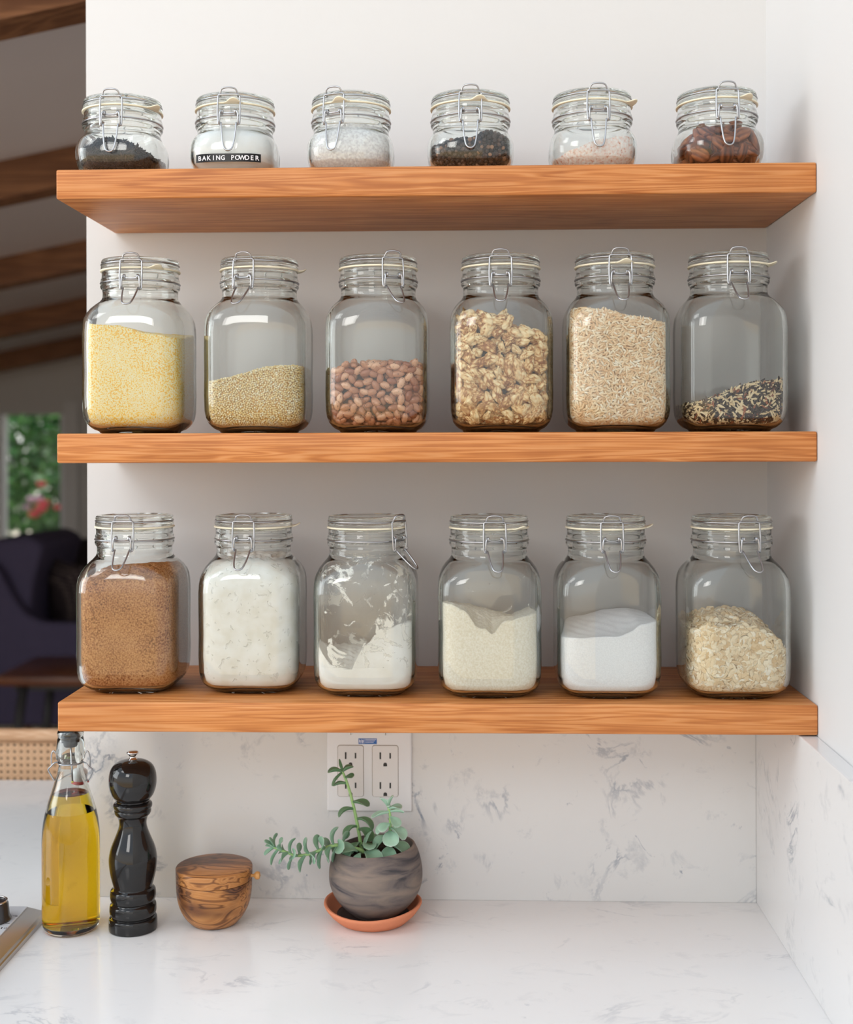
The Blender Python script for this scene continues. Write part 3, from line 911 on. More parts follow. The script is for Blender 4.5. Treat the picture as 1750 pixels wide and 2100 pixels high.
hf = prof([(-1, .067), (-.86, .052), (-.72, .040), (-.45, .036), (-.25, .033), (-.15, .045), (-.05, .056), (.15, .066), (.35, .080), (.6, .083), (1, .088)], [(-1, .046), (-.3, .046), (.1, .040), (.5, .06), (1, .075)], noise=.0013, ns=300, seed=5)
powder('white_flour', BIG_IN, hf, M['flour2'], 'white flour heaped to the right in the smeared third jar', at('b3'), 'flour', disp=.002, seed=8)
M['almond'] = powder_mat('cream_flour', [srgb(232, 224, 204), srgb(240, 233, 216), srgb(246, 241, 228)], scale=500, bump=0.35, bscale=420)
hf = prof([(-1, .1115), (-.75, .108), (-.5, .102), (-.38, .092), (-.28, .084), (-.08, .081), (0, .077), (.06, .0745), (.14, .082), (.28, .090), (.6, .094), (1, .100)], [(-1, .100), (-.5, .097), (0, .090), (.5, .083), (1, .095)], noise=.0010, ns=320, seed=6)
powder('cream_flour', BIG_IN, hf, M['almond'], 'cream coloured flour with a notched top in the fourth jar', at('b4'), 'flour')
M['sugar'] = powder_mat('white_sugar', [srgb(240, 240, 242), srgb(250, 250, 252)], scale=700, bump=0.2, bscale=800)
hf = prof([(-1, .071), (-.6, .0715), (-.2, .073), (.2, .074), (.45, .080), (.6, .087), (1, .0905)], [(-1, .080), (-.4, .083), (0, .089), (.5, .092), (1, .088)], noise=.0004, seed=7)
powder('white_sugar', BIG_IN, hf, M['sugar'], 'fine white sugar sloping up to the right in the fifth jar', at('b5'), 'sugar')
M['oats'] = grain_mat('rolled_oats', [(0, srgb(222, 190, 144)), (0.4, srgb(240, 216, 178)), (0.8, srgb(250, 234, 204)), (1, srgb(255, 246, 228))], rough=0.7, spec=0.2, bump=0.3, bscale=500)
M['oats_core'] = plain('oat_mass_shaded', srgb(190, 156, 108), 0.9)
hf = prof([(-1, .078), (-.5, .083), (0, .084), (.4, .080), (.75, .068), (1, .052)], [(-1, .084), (0, .092), (.6, .086), (1, .066)], noise=.0016, seed=8)
grains('rolled_oats', BIG_IN, hf, M['oats'], M['oats_core'], (0.0050, 0.0039, 0.00050), 0.0040, 'flat rolled oat flakes in the last jar of the bottom shelf', at('b6'), 41, shape='flake', jitter=.2, layers=3, n0=45000, tilt=.30, inset=1.4, nu=9, nv=6, cat='oats')

# --- top shelf
M['tea'] = grain_mat('tea_leaves', [(0, srgb(22, 20, 24)), (0.7, srgb(44, 38, 42)), (1, srgb(84, 66, 60))], rough=0.5)
M['tea_core'] = plain('tea_mass_shaded', srgb(20, 17, 18), 0.9)
hf = prof([(-1, .018), (-.6, .036), (-.2, .042), (.3, .038), (.8, .025), (1, .018)], [(-1, .020), (-.2, .046), (.4, .042), (1, .020)], noise=.0016, seed=2, half=.048)
grains('tea_leaves', SMALL_IN, hf, M['tea'], M['tea_core'], (0.0036, 0.0008, 0.0007), 0.0021, 'heap of black twisted tea leaves in the first small jar', at('t1'), 51, shape='curl', jitter=.3, layers=3, n0=30000, tilt=.5, inset=1.2, nu=6, nv=5, cat='tea')
M['baking'] = powder_mat('baking_powder', [srgb(246, 246, 246), srgb(252, 252, 252)], scale=50, bump=0.1, bscale=100)
hf = prof([(-1, .054), (1, .056)], [(-1, .058), (1, .058)], noise=.0006, seed=5, half=.048)
powder('baking_powder', SMALL_IN, hf, M['baking'], 'smooth white powder filling the jar with the black tape', at('t2'), 'powder')
M['salt'] = powder_mat('coarse_salt', [srgb(226, 224, 226), srgb(242, 240, 242), srgb(252, 252, 252)], scale=380, bump=0.6, bscale=380)
hf = prof([(-1, .050), (0, .057), (1, .055)], [(-1, .058), (1, .058)], noise=.0012, seed=6, half=.048)
powder('coarse_salt', SMALL_IN, hf, M['salt'], 'coarse white salt filling the third small jar', at('t3'), 'salt', disp=.004)
M['pepper'] = grain_mat('peppercorns', [(0, srgb(34, 26, 24)), (0.6, srgb(66, 50, 44)), (0.9, srgb(104, 76, 62)), (0.97, srgb(176, 132, 100)), (1, srgb(196, 154, 118))], rough=0.5, bump=0.8, bscale=700)
M['pepper_core'] = plain('peppercorn_mass_shaded', srgb(26, 20, 18), 0.9)
hf = prof([(-1, .028), (-.6, .034), (0, .038), (.4, .046), (.7, .043), (1, .034)], [(-1, .034), (.2, .044), (1, .034)], noise=.0014, seed=4, half=.048)
grains('black_peppercorns', SMALL_IN, hf, M['pepper'], M['pepper_core'], (0.0024, 0.0023, 0.0022), 0.0041, 'heap of black peppercorns in the fourth small jar', at('t4'), 61, jitter=.12, layers=3, n0=20000, nu=10, nv=7, cat='peppercorns')
M['pink'] = powder_mat('pink_salt', [srgb(206, 138, 110), srgb(240, 210, 200), srgb(250, 232, 226), srgb(252, 240, 236), srgb(255, 250, 248)], scale=330, bump=0.7, bscale=330, lo=.26, hi=.62)
hf = prof([(-1, .014), (-.5, .024), (0, .032), (.5, .037), (1, .040)], [(-1, .014), (1, .038)], noise=.0010, seed=8, half=.048)
powder('pink_salt', SMALL_IN, hf, M['pink'], 'pale pink salt sloping up to the right in the fifth small jar', at('t5'), 'salt')

# --- flour clinging to the inside of the third and fourth tall jar
def smear(key, z0, z1, lo, hi, label, seed, scale):
    m, nt, out = newmat('flour_dust')
    d = N(nt, 'ShaderNodeBsdfDiffuse'); d.inputs['Color'].default_value = srgb(250, 246, 238)
    t = N(nt, 'ShaderNodeBsdfTransparent'); mix = N(nt, 'ShaderNodeMixShader')
    co = N(nt, 'ShaderNodeTexCoord')
    mp = N(nt, 'ShaderNodeMapping'); mp.inputs['Location'].default_value = (seed, seed, seed)
    nt.links.new(co.outputs['Object'], mp.inputs[0])
    n = N(nt, 'ShaderNodeTexNoise'); n.inputs['Scale'].default_value = scale; n.inputs['Detail'].default_value = 8; n.inputs['Roughness'].default_value = 0.66; n.inputs['Distortion'].default_value = 1.2
    nt.links.new(mp.outputs[0], n.inputs['Vector'])
    r = ramp(nt, [(lo, (0, 0, 0, 1)), (hi, (1, 1, 1, 1))])
    nt.links.new(n.outputs['Fac'], r.inputs[0])
    n2 = N(nt, 'ShaderNodeTexNoise'); n2.inputs['Scale'].default_value = scale * 0.35; n2.inputs['Detail'].default_value = 5
    nt.links.new(mp.outputs[0], n2.inputs['Vector'])
    haze = ramp(nt, [(0.42, (0, 0, 0, 1)), (0.75, (0.32, 0.32, 0.32, 1))])
    nt.links.new(n2.outputs['Fac'], haze.inputs[0])
    n3 = N(nt, 'ShaderNodeTexNoise'); n3.inputs['Scale'].default_value = 150; n3.inputs['Detail'].default_value = 3
    mp3 = N(nt, 'ShaderNodeMapping'); mp3.inputs['Scale'].default_value = (1, 1, .25); mp3.inputs['Rotation'].default_value = (.3, .6, 0)
    nt.links.new(co.outputs['Object'], mp3.inputs[0]); nt.links.new(mp3.outputs[0], n3.inputs['Vector'])
    hz = math_n(nt, 'MULTIPLY', haze.outputs[0], n3.outputs['Fac'])
    fac = math_n(nt, 'MAXIMUM', math_n(nt, 'MULTIPLY', r.outputs[0], 0.93), math_n(nt, 'MULTIPLY', hz, 1.6 if key == 'b3' else 0.2))
    nt.links.new(fac, mix.inputs[0]); nt.links.new(t.outputs[0], mix.inputs[1]); nt.links.new(d.outputs[0], mix.inputs[2])
    nt.links.new(mix.outputs[0], out.inputs[0])
    rows = []
    zz = np.linspace(z0, z1, 30)
    for z in zz:
        a = interp(BIG_IN, z, 1) - 0.00035; nn = interp(BIG_IN, z, 2)
        R = a / (np.abs(np.cos(TH)) ** nn + np.abs(np.sin(TH)) ** nn) ** (1 / nn)
        rows.append(np.stack([R * np.cos(TH), R * np.sin(TH), np.full(NTH, z)], 1))
    V = np.concatenate(rows)
    F = [(a * NTH + k, a * NTH + (k + 1) % NTH, (a + 1) * NTH + (k + 1) % NTH, (a + 1) * NTH + k) for a in range(len(zz) - 1) for k in range(NTH)]
    o = mk('flour_dust', V, F, m, None, True, at(key))
    tag(o, label, 'flour', kind='stuff')
smear('b3', 0.036, 0.158, 0.56, 0.60, 'streaks of flour clinging inside the third jar of the bottom shelf', 3.0, 34)
smear('b4', 0.085, 0.150, 0.655, 0.69, 'specks of flour clinging inside the fourth jar of the bottom shelf', 8.0, 75)

# ---- pieces one can count: beans, walnuts, pecans
from mathutils import noise as mnoise
def lump_template(kind, seed):
    bm = bmesh.new()
    bmesh.ops.create_icosphere(bm, subdivisions=4 if kind != 'bean' else 3, radius=1.0)
    r = random.Random(seed); off = Vector((r.uniform(-9, 9), r.uniform(-9, 9), r.uniform(-9, 9)))
    V = []; T = []
    for p in bm.verts:
        c = p.co.copy()
        if kind == 'bean':
            x, y, z = c
            y = y + 0.10 * x * x - 0.04
            V.append((x * (1 - 0.0), y, z)); T.append(0.5)
        elif kind == 'walnut':
            q = c * 1.25 + off
            a = mnoise.noise(q * 0.9)
            rid = 1 - abs(mnoise.noise(q * 1.7)) * 2.4
            rid2 = 1 - abs(mnoise.noise(q * 3.4 + Vector((5, 5, 5)))) * 2.0
            s = 0.80 + 0.42 * a + 0.20 * rid + 0.09 * rid2
            s = max(0.35, s)
            V.append((c.x * s, c.y * s + 0.38 * (c.x ** 2) * (1 if seed % 2 else -1), c.z * s))
            T.append(min(1, max(0, 0.5 - 0.55 * rid + 0.35 * a + 0.25 * mnoise.noise(q * 2.2) + 0.18)))
        else:       # pecan half: long, grooved back, flat face
            x, y, z = c
            t = abs(x)
            w = (1 - 0.10 * t)
            groove = 0.13 * math.cos(y * 9.0 + 0.6 * mnoise.noise(c * 2 + off)) * (1 - t ** 3)
            mid = -0.34 * math.exp(-(y / 0.13) ** 2) * (1 - t ** 2)
            s = 1 + 0.10 * mnoise.noise(c * 2.4 + off) + (groove + mid if z > 0 else 0.25 * mnoise.noise(c * 4 + off))
            V.append((x * (1 + 0.05 * mnoise.noise(c + off)), y * w * (1 + 0.06 * mnoise.noise(c * 2 + off)), z * s * (1 if z > 0 else 0.7)))
            T.append(min(1, max(0, 0.5 + groove * 2.6 + mid * 0.9 + 0.25 * mnoise.noise(c * 3 + off))))
    F = [tuple(v.index for v in f.verts) for f in bm.faces]
    bm.free()
    return np.array(V), np.array(F), np.array(T)

def pieces(name, kind, IN, hfun, size, dist, loc, seed, mat, shaded_core_mat, label, core_label, group, cat, variants=6, jitter=.1, tilt=.35, inset=0.9, fc=-0.25, bias=None):
    temps = [lump_template(kind, seed * 10 + i) for i in range(variants)]
    meshes = []
    for k, (tv, tf, tt) in enumerate(temps):
        me = bpy.data.meshes.new(name)
        me.from_pydata([tuple(p) for p in tv * np.array(size)], [], [tuple(map(int, f)) for f in tf])
        a = me.attributes.new('tint', 'FLOAT', 'POINT'); a.data.foreach_set('value', tt.astype(np.float32))
        me.polygons.foreach_set('use_smooth', [True] * len(me.polygons))
        me.materials.append(mat); meshes.append(me)
    r = np.random.default_rng(seed)
    V, F, T = fill_mesh(IN, hfun, gap=0.0009)
    VV = []; FF = []; TT = []; off = 0
    cam = Vector(EYE) - Vector(loc)
    cnt = 0
    for L in range(2):
        P, NN = sample(V, F, T, 9000, seed + L)
        P, NN = thin(P, NN, dist * (1 if L == 0 else 1.05))
        n = len(P)
        Rm = frames(NN, r, tilt, bias=bias)
        P = P - NN * (size[2] * inset + L * size[2] * 1.7)
        sc = 1 + r.normal(0, jitter, n).clip(-.35, .35)
        vis = []
        for i in range(n):
            k = int(r.integers(variants))
            for _ in range(3):
                W = (temps[k][0] * np.array(size) * sc[i]) @ Rm[i].T + P[i]
                e, ez = excess(W, IN)
                if e <= 0 and ez <= 0: break
                h_ = max(1e-6, math.hypot(P[i][0], P[i][1]))
                P[i][0] -= P[i][0] / h_ * e; P[i][1] -= P[i][1] / h_ * e; P[i][2] += ez
            d = (cam - Vector(P[i])).normalized()
            nd = Vector(NN[i]).dot(d)
            if L == 0 and nd > fc and P[i][2] > IN[0][0] + 0.002 and NN[i][2] > -0.6:
                o = bpy.data.objects.new(name, meshes[k])
                o.location = Vector(P[i]) + Vector(loc)
                o.rotation_mode = 'QUATERNION'
                o.rotation_quaternion = Matrix([[float(c) for c in row] for row in Rm[i]]).to_quaternion()
                o.scale = (float(sc[i]),) * 3
                COL.objects.link(o)
                tag(o, label, cat, group); cnt += 1
            else: vis.append(i)
        if vis:
            vis = np.array(vis)
            tv, tf, tt = temps[0]
            # the unseen pieces use a lighter template
            a, b = instance(tv, tf, P[vis], Rm[vis], np.array(size)[None] * sc[vis][:, None])
            a = clamp_in(a, IN)
            VV.append(a); FF.append(b + off); TT.append(np.tile(tt, len(vis))); off += len(a)
    o = big(name + '_heap', np.concatenate(VV), np.concatenate(FF), np.concatenate(TT), mat)
    o.location = loc
    g = size[2] * 2.4
    cV, cF, cT = fill_mesh(IN, lambda x, y: hfun(x, y) - size[2] * 3.0, gap=g + 0.001, zmin=IN[0][0] + size[2] * 1.5)  # dark core colour stands in for shade between the pieces
    bm = bmesh.new(); bm.from_mesh(o.data)
    vs = [bm.verts.new(p) for p in cV]
    for q in list(cF) + list(cT):
        f = bm.faces.new([vs[i] for i in q]); f.material_index = 1; f.smooth = True
    bm.to_mesh(o.data); bm.free(); o.data.materials.append(shaded_core_mat)
    tag(o, core_label, cat, kind='stuff')
    print(name, 'individual pieces', cnt)

def piece_mat(name, stops, rough=.45, spec=.35, speckle=None, bump=0.0, bscale=300, vary=0.5):
    m = grain_mat(name, stops, rough, spec, speckle, bump=bump, bscale=bscale)
    nt = m.node_tree
    at_ = [n for n in nt.nodes if n.type == 'ATTRIBUTE'][0]
    rp = at_.outputs['Fac'].links[0].to_node
    oi = N(nt, 'ShaderNodeObjectInfo')
    add = math_n(nt, 'ADD', at_.outputs['Fac'], math_n(nt, 'MULTIPLY', math_n(nt, 'SUBTRACT', oi.outputs['Random'], 0.5), vary))
    nt.links.new(add, rp.inputs[0])
    return m
M['bean'] = piece_mat('pinto_bean', [(0.1, srgb(156, 92, 62)), (0.5, srgb(198, 138, 102)), (0.9, srgb(228, 180, 146))], rough=.3, spec=.5, speckle=(420, 0.60, srgb(120, 66, 48)), vary=0.9)
M['bean_core'] = plain('bean_mass_shaded', srgb(70, 36, 22), .8)
hf = prof([(-1, .072), (-.6, .080), (-.2, .083), (.4, .083), (1, .079)], [(-1, .076), (0, .085), (1, .080)], noise=.001, seed=3)
pieces('pinto_bean', 'bean', BIG_IN, hf, (0.0066, 0.0042, 0.0034), 0.0083, at('m3'), 5, M['bean'], M['bean_core'], 'speckled brown pinto bean lying in the third jar of the middle shelf',
       'rest of the pinto beans deeper in the third middle jar', 'pinto beans in the jar', 'bean', jitter=.08, tilt=.3)
M['walnut'] = piece_mat('walnut_piece', [(0.0, srgb(160, 104, 60)), (0.25, srgb(206, 156, 102)), (0.45, srgb(242, 208, 154)), (0.9, srgb(252, 232, 190))], rough=.5, bump=.3, bscale=260, vary=0.55, speckle=(160, 0.66, srgb(168, 112, 66)))
M['walnut_core'] = plain('walnut_mass_shaded', srgb(52, 30, 18), .9)
hf = prof([(-1, .132), (-.6, .138), (.1, .132), (.2, .120), (.6, .114), (1, .110)], [(-1, .138), (.1, .132), (.3, .118), (1, .112)], noise=.003, ns=120, seed=6)
pieces('walnut_piece', 'walnut', BIG_IN, hf, (0.0100, 0.0058, 0.0050), 0.0110, at('m4'), 9, M['walnut'], M['walnut_core'], 'crinkled tan walnut piece in the fourth jar of the middle shelf',
       'rest of the walnut pieces deeper in the fourth middle jar', 'walnut pieces in the jar', 'walnut', variants=9, jitter=.22, tilt=.5)
M['pecan'] = piece_mat('pecan_half', [(0.05, srgb(84, 42, 26)), (0.4, srgb(132, 74, 46)), (0.8, srgb(172, 104, 66)), (1, srgb(190, 124, 82))], rough=.42, bump=.25, bscale=260, vary=.35)
M['pecan_core'] = plain('pecan_mass_shaded', srgb(52, 26, 18), .9)
hf = prof([(-1, .034), (-.7, .044), (-.3, .051), (.1, .053), (.5, .050), (1, .038)], [(-1, .034), (0, .052), (1, .036)], noise=.002, seed=6, half=.048)
pieces('pecan_half', 'pecan', SMALL_IN, hf, (0.0135, 0.0088, 0.0052), 0.0150, at('t6'), 13, M['pecan'], M['pecan_core'], 'reddish brown pecan half in the last small jar of the top shelf',
       'rest of the pecans deeper in the last small jar', 'pecans in the jar', 'pecan', variants=6, jitter=.12, tilt=.4)
# ============================================================ WALL OUTLET
M['plate'] = plain('outlet_plastic_white', (0.80, 0.79, 0.79, 1), 0.35)
M['recept'] = plain('outlet_plastic_ivory', (0.76, 0.73, 0.71, 1), 0.35)
M['slot'] = plain('slot_black', (0.03, 0.028, 0.025, 1), 0.6)
M['groove'] = plain('gap_brown', (0.30, 0.25, 0.20, 1), 0.7)
ox, oz, oy = 0.3382, 1.1272, -0.0202
out_ = empty('wall_outlet', (ox, oy, oz))
tag(out_, 'white double wall outlet on the quartz splash behind the succulent', 'outlet')
def local(vf, par):
    L = par.location
    return [(x - L.x, y - L.y, z - L.z) for x, y, z in vf[0]], vf[1]
def part(name, vf, mat, par, smooth=False, angle=35):
    v, f = local(vf, par)
    return mk(name, v, f, mat, par, smooth, angle=angle)
part('face_plate', bevbox(0.2832, 0.3932, oy - 0.0058, oy, 1.0693, 1.1852, 0.0022, 3), M['plate'], out_, True)
def rrect(cx, cz, w, h, r, y, n=6):
    pts = []
    for qx, qz, a0 in ((1, 1, 0), (-1, 1, 90), (-1, -1, 180), (1, -1, 270)):
        for k in range(n + 1):
            a = math.radians(a0 + 90 * k / n)
            pts.append((cx + qx * (w / 2 - r) + r * math.cos(a), y, cz + qz * (h / 2 - r) + r * math.sin(a)))
    return pts
def plate_solid(pts, depth):
    n = len(pts)
    v = pts + [(x, y + depth, z) for x, y, z in pts]
    f = [tuple(range(n)), tuple(range(2 * n - 1, n - 1, -1))] + [(i, (i + 1) % n, n + (i + 1) % n, n + i) for i in range(n)]
    return v, f
for cxr in (0.3140, 0.3590):
    czr = 1.1222
    cav = part('receptacle', plate_solid(rrect(cxr, czr, 0.0330, 0.0660, 0.003, oy - 0.0070), 0.005), M['recept'], out_)
    gq = plate_solid(rrect(cxr, czr, 0.0342, 0.0672, 0.0035, oy - 0.0060), 0.001)
    part('receptacle_gap', gq, M['groove'], out_)
    for s, dzs in ((1, 0.0200), (-1, -0.0185)):
        zc_ = czr + dzs
        for dx, hh in ((-0.0063, 0.0088), (0.0065, 0.0072)):
            part('blade_slot', box(cxr + dx - 0.0010, cxr + dx + 0.0010, oy - 0.0073, oy - 0.0069, zc_ - hh / 2, zc_ + hh / 2), M['slot'], out_)
        # ground hole: flat bottom, round top
        pts = [(cxr + 0.0024 * math.cos(a), oy - 0.0073, zc_ - 0.0112 + 0.0024 * math.sin(a)) for a in np.linspace(0, PI, 9)] + [(cxr - 0.0024, oy - 0.0073, zc_ - 0.0136), (cxr + 0.0024, oy - 0.0073, zc_ - 0.0136)]
        part('ground_hole', plate_solid(pts, 0.0004), M['slot'], out_)
for cxr in (0.3140, 0.3590):
    v, f = lathe([(0, 0.0016), (0.0018, 0.0014), (0.0028, 0.0006), (0.0031, 0)], 20)
    sc_ = mk('screw', [(x, -z, y) for x, y, z in v], f, M['plate'], out_, True, (cxr + 0.0005 - ox, -0.0058, 1.1715 - oz))
    part_v = box(-0.0004, 0.0004, -0.0019, -0.0012, -0.0026, 0.0026)
    mk('screw_slot', part_v[0], part_v[1], M['groove'], sc_, False)
M['sticker'] = plain('sticker_blue', srgb(28, 92, 168), 0.4)
st = empty('dummy'); bpy.data.objects.remove(st)
sk = part('sticker', box(0.3243, 0.3481, oy - 0.0062, oy - 0.0058, 1.1572, 1.1643), M['sticker'], out_)
sk['label'] = 'small blue sticker above the receptacles'
mbk = MB()
for k, (xx, w) in enumerate(((0.3250, .0004), (0.3257, .0009), (0.3271, .0004), (0.3280, .0004), (0.3289, .0008), (0.3301, .0005), (0.3312, .0006))):
    mbk.add(box(xx, xx + w, oy - 0.00635, oy - 0.0062, 1.1580 + (k % 2) * .0012, 1.1634 - (k % 3) * .0008))
for zz, x1 in ((1.1626, 0.3474), (1.1608, 0.3455), (1.1590, 0.3440)):
    x = 0.3332
    while x < x1:
        mbk.add(box(x, x + 0.0011, oy - 0.00632, oy - 0.0062, zz, zz + 0.0008)); x += 0.0016
v, f = local((mbk.v, mbk.f), out_)
mk('printed_marks', v, f, M['tape_white'], sk, False).location = (0, 0, 0)

# ============================================================ OIL BOTTLE
M['bottle'] = glass_mat('bottle_glass', (0.97, 0.98, 0.97, 1), 1.5)
bx, by = -0.0205, -0.128
bt = empty('oil_bottle', (bx, by, Z_CTR + 0.0002))
tag(bt, 'clear swing-top glass bottle three quarters full, left on the worktop', 'bottle')
outp = [(0, 0.0022), (0.022, 0.0012), (0.0270, 0.0), (0.0305, 0.0010), (0.0330, 0.0045), (0.0342, 0.010), (0.0346, 0.018), (0.0347, 0.08), (0.0346, 0.110), (0.0340, 0.122), (0.0325, 0.134), (0.0300, 0.146), (0.0268, 0.157),
        (0.0235, 0.167), (0.0205, 0.176), (0.0180, 0.184), (0.0160, 0.191), (0.0146, 0.198), (0.0139, 0.2035), (0.0150, 0.2060), (0.0172, 0.2090), (0.0176, 0.2130), (0.0172, 0.2190), (0.0164, 0.2270), (0.0156, 0.2330), (0.0150, 0.2350),
        (0.0155, 0.2370), (0.0158, 0.2400), (0.0152, 0.2425), (0.0140, 0.2435)]
inp = [(0, 0.0075), (0.024, 0.0070), (0.0295, 0.0090), (0.0316, 0.014), (0.0322, 0.022), (0.0323, 0.08), (0.0322, 0.110), (0.0316, 0.121), (0.0301, 0.133), (0.0276, 0.145), (0.0245, 0.156), (0.0212, 0.166), (0.0182, 0.175), (0.0158, 0.183),
       (0.0138, 0.190), (0.0125, 0.197), (0.0119, 0.2035), (0.0122, 0.210), (0.0122, 0.225), (0.0120, 0.2405), (0.0126, 0.2430)]
OIL = 0.166
bg_ = mk('bottle_glass', *lathe(outp + list(reversed(inp)), 96), M['bottle'], bt, angle=50)
M['glass_oil'] = glass_mat('glass_against_oil', (1, 1, 1, 1), 1.5 / 1.46)     # wetted part of the inner wall
bg_.data.materials.append(M['glass_oil'])
for q in bg_.data.polygons:
    cz = sum(bg_.data.vertices[v].co.z for v in q.vertices) / len(q.vertices)
    cr = max(math.hypot(bg_.data.vertices[v].co.x, bg_.data.vertices[v].co.y) for v in q.vertices)
    ri = np.interp(cz, [p[1] for p in inp], [p[0] for p in inp])
    ro = np.interp(cz, [p[1] for p in outp], [p[0] for p in outp])
    if 0.0068 < cz < OIL and abs(cr - ri) < abs(cr - ro) + .0004: q.material_index = 1
def oil_mat(name, top):
    m, nt, out = newmat(name)
    if top:
        g = N(nt, 'ShaderNodeBsdfGlass'); g.inputs['IOR'].default_value = 1.46; g.inputs['Color'].default_value = (1, 1, 1, 1)
    else:
        g = N(nt, 'ShaderNodeBsdfTransparent')
    va = N(nt, 'ShaderNodeVolumeAbsorption'); va.inputs['Color'].default_value = (0.975, 0.86, 0.0, 1); va.inputs['Density'].default_value = 80
    nt.links.new(g.outputs[0], out.inputs['Surface']); nt.links.new(va.outputs[0], out.inputs['Volume'])
    return m
lvl = [(z, r) for r, z in inp if z < OIL - 0.002]
op = [(r - 0.00012 if r > 0 else 0, z + 0.00012) for z, r in lvl]
rr = float(np.interp(OIL, [p[1] for p in inp], [p[0] for p in inp])) - 0.00012
op += [(rr, OIL + 0.0004), (rr - 0.0010, OIL), (0, OIL - 0.0001)]
v, f = lathe(op, 96)
oil = mk('olive_oil', v, f, oil_mat('olive_oil', False), None, True, (bx, by, Z_CTR + 0.0002), angle=50)
oil.data.materials.append(oil_mat('olive_oil_surface', True))
for q in oil.data.polygons:
    if min(oil.data.vertices[v_].co.z for v_ in q.vertices) > OIL - 0.0005: q.material_index = 1
tag(oil, 'golden olive oil filling the swing-top bottle to its shoulder', 'oil')
M['black_rubber'] = plain('black_rubber', (0.012, 0.012, 0.013, 1), 0.22, spec=0.6)
M['ceramic'] = plain('white_ceramic', (0.85, 0.85, 0.84, 1), 0.15, spec=0.6)
M['red_rubber'] = plain('red_rubber', srgb(206, 60, 48), 0.4)
pst = empty('pour_spout', (bx, by, Z_CTR + 0.2232))
tag(pst, 'black ribbed pouring stopper with steel tube in the bottle neck', 'stopper')
pr = [(0, 0.0), (0.0078, 0.0), (0.0088, 0.002), (0.0088, 0.005), (0.0116, 0.006), (0.0119, 0.008), (0.0100, 0.0095), (0.0100, 0.0105), (0.0117, 0.0115), (0.0119, 0.0135), (0.0100, 0.015), (0.0100, 0.017), (0.0118, 0.0185), (0.0118, 0.0205), (0.0136, 0.0215), (0.0138, 0.0245), (0.0110, 0.0258), (0, 0.0262)]
mk('stopper_plug', *lathe(pr, 40), M['black_rubber'], pst, angle=50)
mk('steel_tube', *tube([(0, 0, 0.002), (0.0012, 0, -0.02), (0.0022, 0, -0.0425)], 0.0011, 8), M['steel'], pst)
v, f = lathe([(0, -0.0016), (0.0012, -0.001), (0.0015, 0), (0.0012, 0.001), (0, 0.0016)], 12)
M['yellow_plastic'] = plain('yellow_drop', srgb(226, 214, 70), 0.4)
mk('tube_tip', v, f, M['yellow_plastic'], pst, True, (0.0022, 0, -0.0435))
# swing closure hanging behind the neck
sw = empty('swing_closure', (bx, by, Z_CTR))
sw.parent = bt; sw.location = (0, 0, 0)
capv = lathe([(0, 0.0), (0.0078, 0.0), (0.0086, 0.0012), (0.0088, 0.004), (0.0095, 0.0085), (0.0088, 0.0125), (0.0060, 0.0152), (0, 0.0162)], 36)
bpy.data.objects.remove(sw)
cap = mk('ceramic_cap', *capv, M['ceramic'], bt, True, (0.0015, 0.0330, 0.1725), angle=50)
mk('red_washer', *lathe([(0, -0.0035), (0.0085, -0.0035), (0.0108, -0.0022), (0.0104, 0.0), (0.0080, 0.0004), (0, 0.0004)], 36), M['red_rubber'], cap, True, angle=50)
nw = [(0.0147 * math.cos(a), 0.0147 * math.sin(a), 0.2035) for a in np.linspace(0, 2 * PI, 40, endpoint=False)]
mk('neck_wire', *tube(nw, 0.0009, 8, True), M['steel'], bt)
for s in (-1, 1):
    p = [(s * 0.0145, 0.001, 0.2035), (s * 0.0195, -0.002, 0.2030), (s * 0.0235, -0.003, 0.1990), (s * 0.0275, -0.001, 0.1945), (s * 0.0245, 0.001, 0.1870), (s * 0.0215, 0.002, 0.1815), (s * 0.0180, 0.006, 0.1805), (s * 0.0150, 0.016, 0.1815), (s * 0.0095, 0.0325, 0.1810)]
    mk('side_lever', *tube(catmull(p, 5), 0.0009, 8), M['steel'], bt)
    p = [(s * 0.0165, 0.000, 0.2120), (s * 0.0205, -0.001, 0.2175), (s * 0.0232, -0.001, 0.2140), (s * 0.0238, 0.000, 0.2060), (s * 0.0235, 0.000, 0.1985)]
    mk('side_loop', *tube(catmull(p, 5), 0.0009, 8), M['steel'], bt)

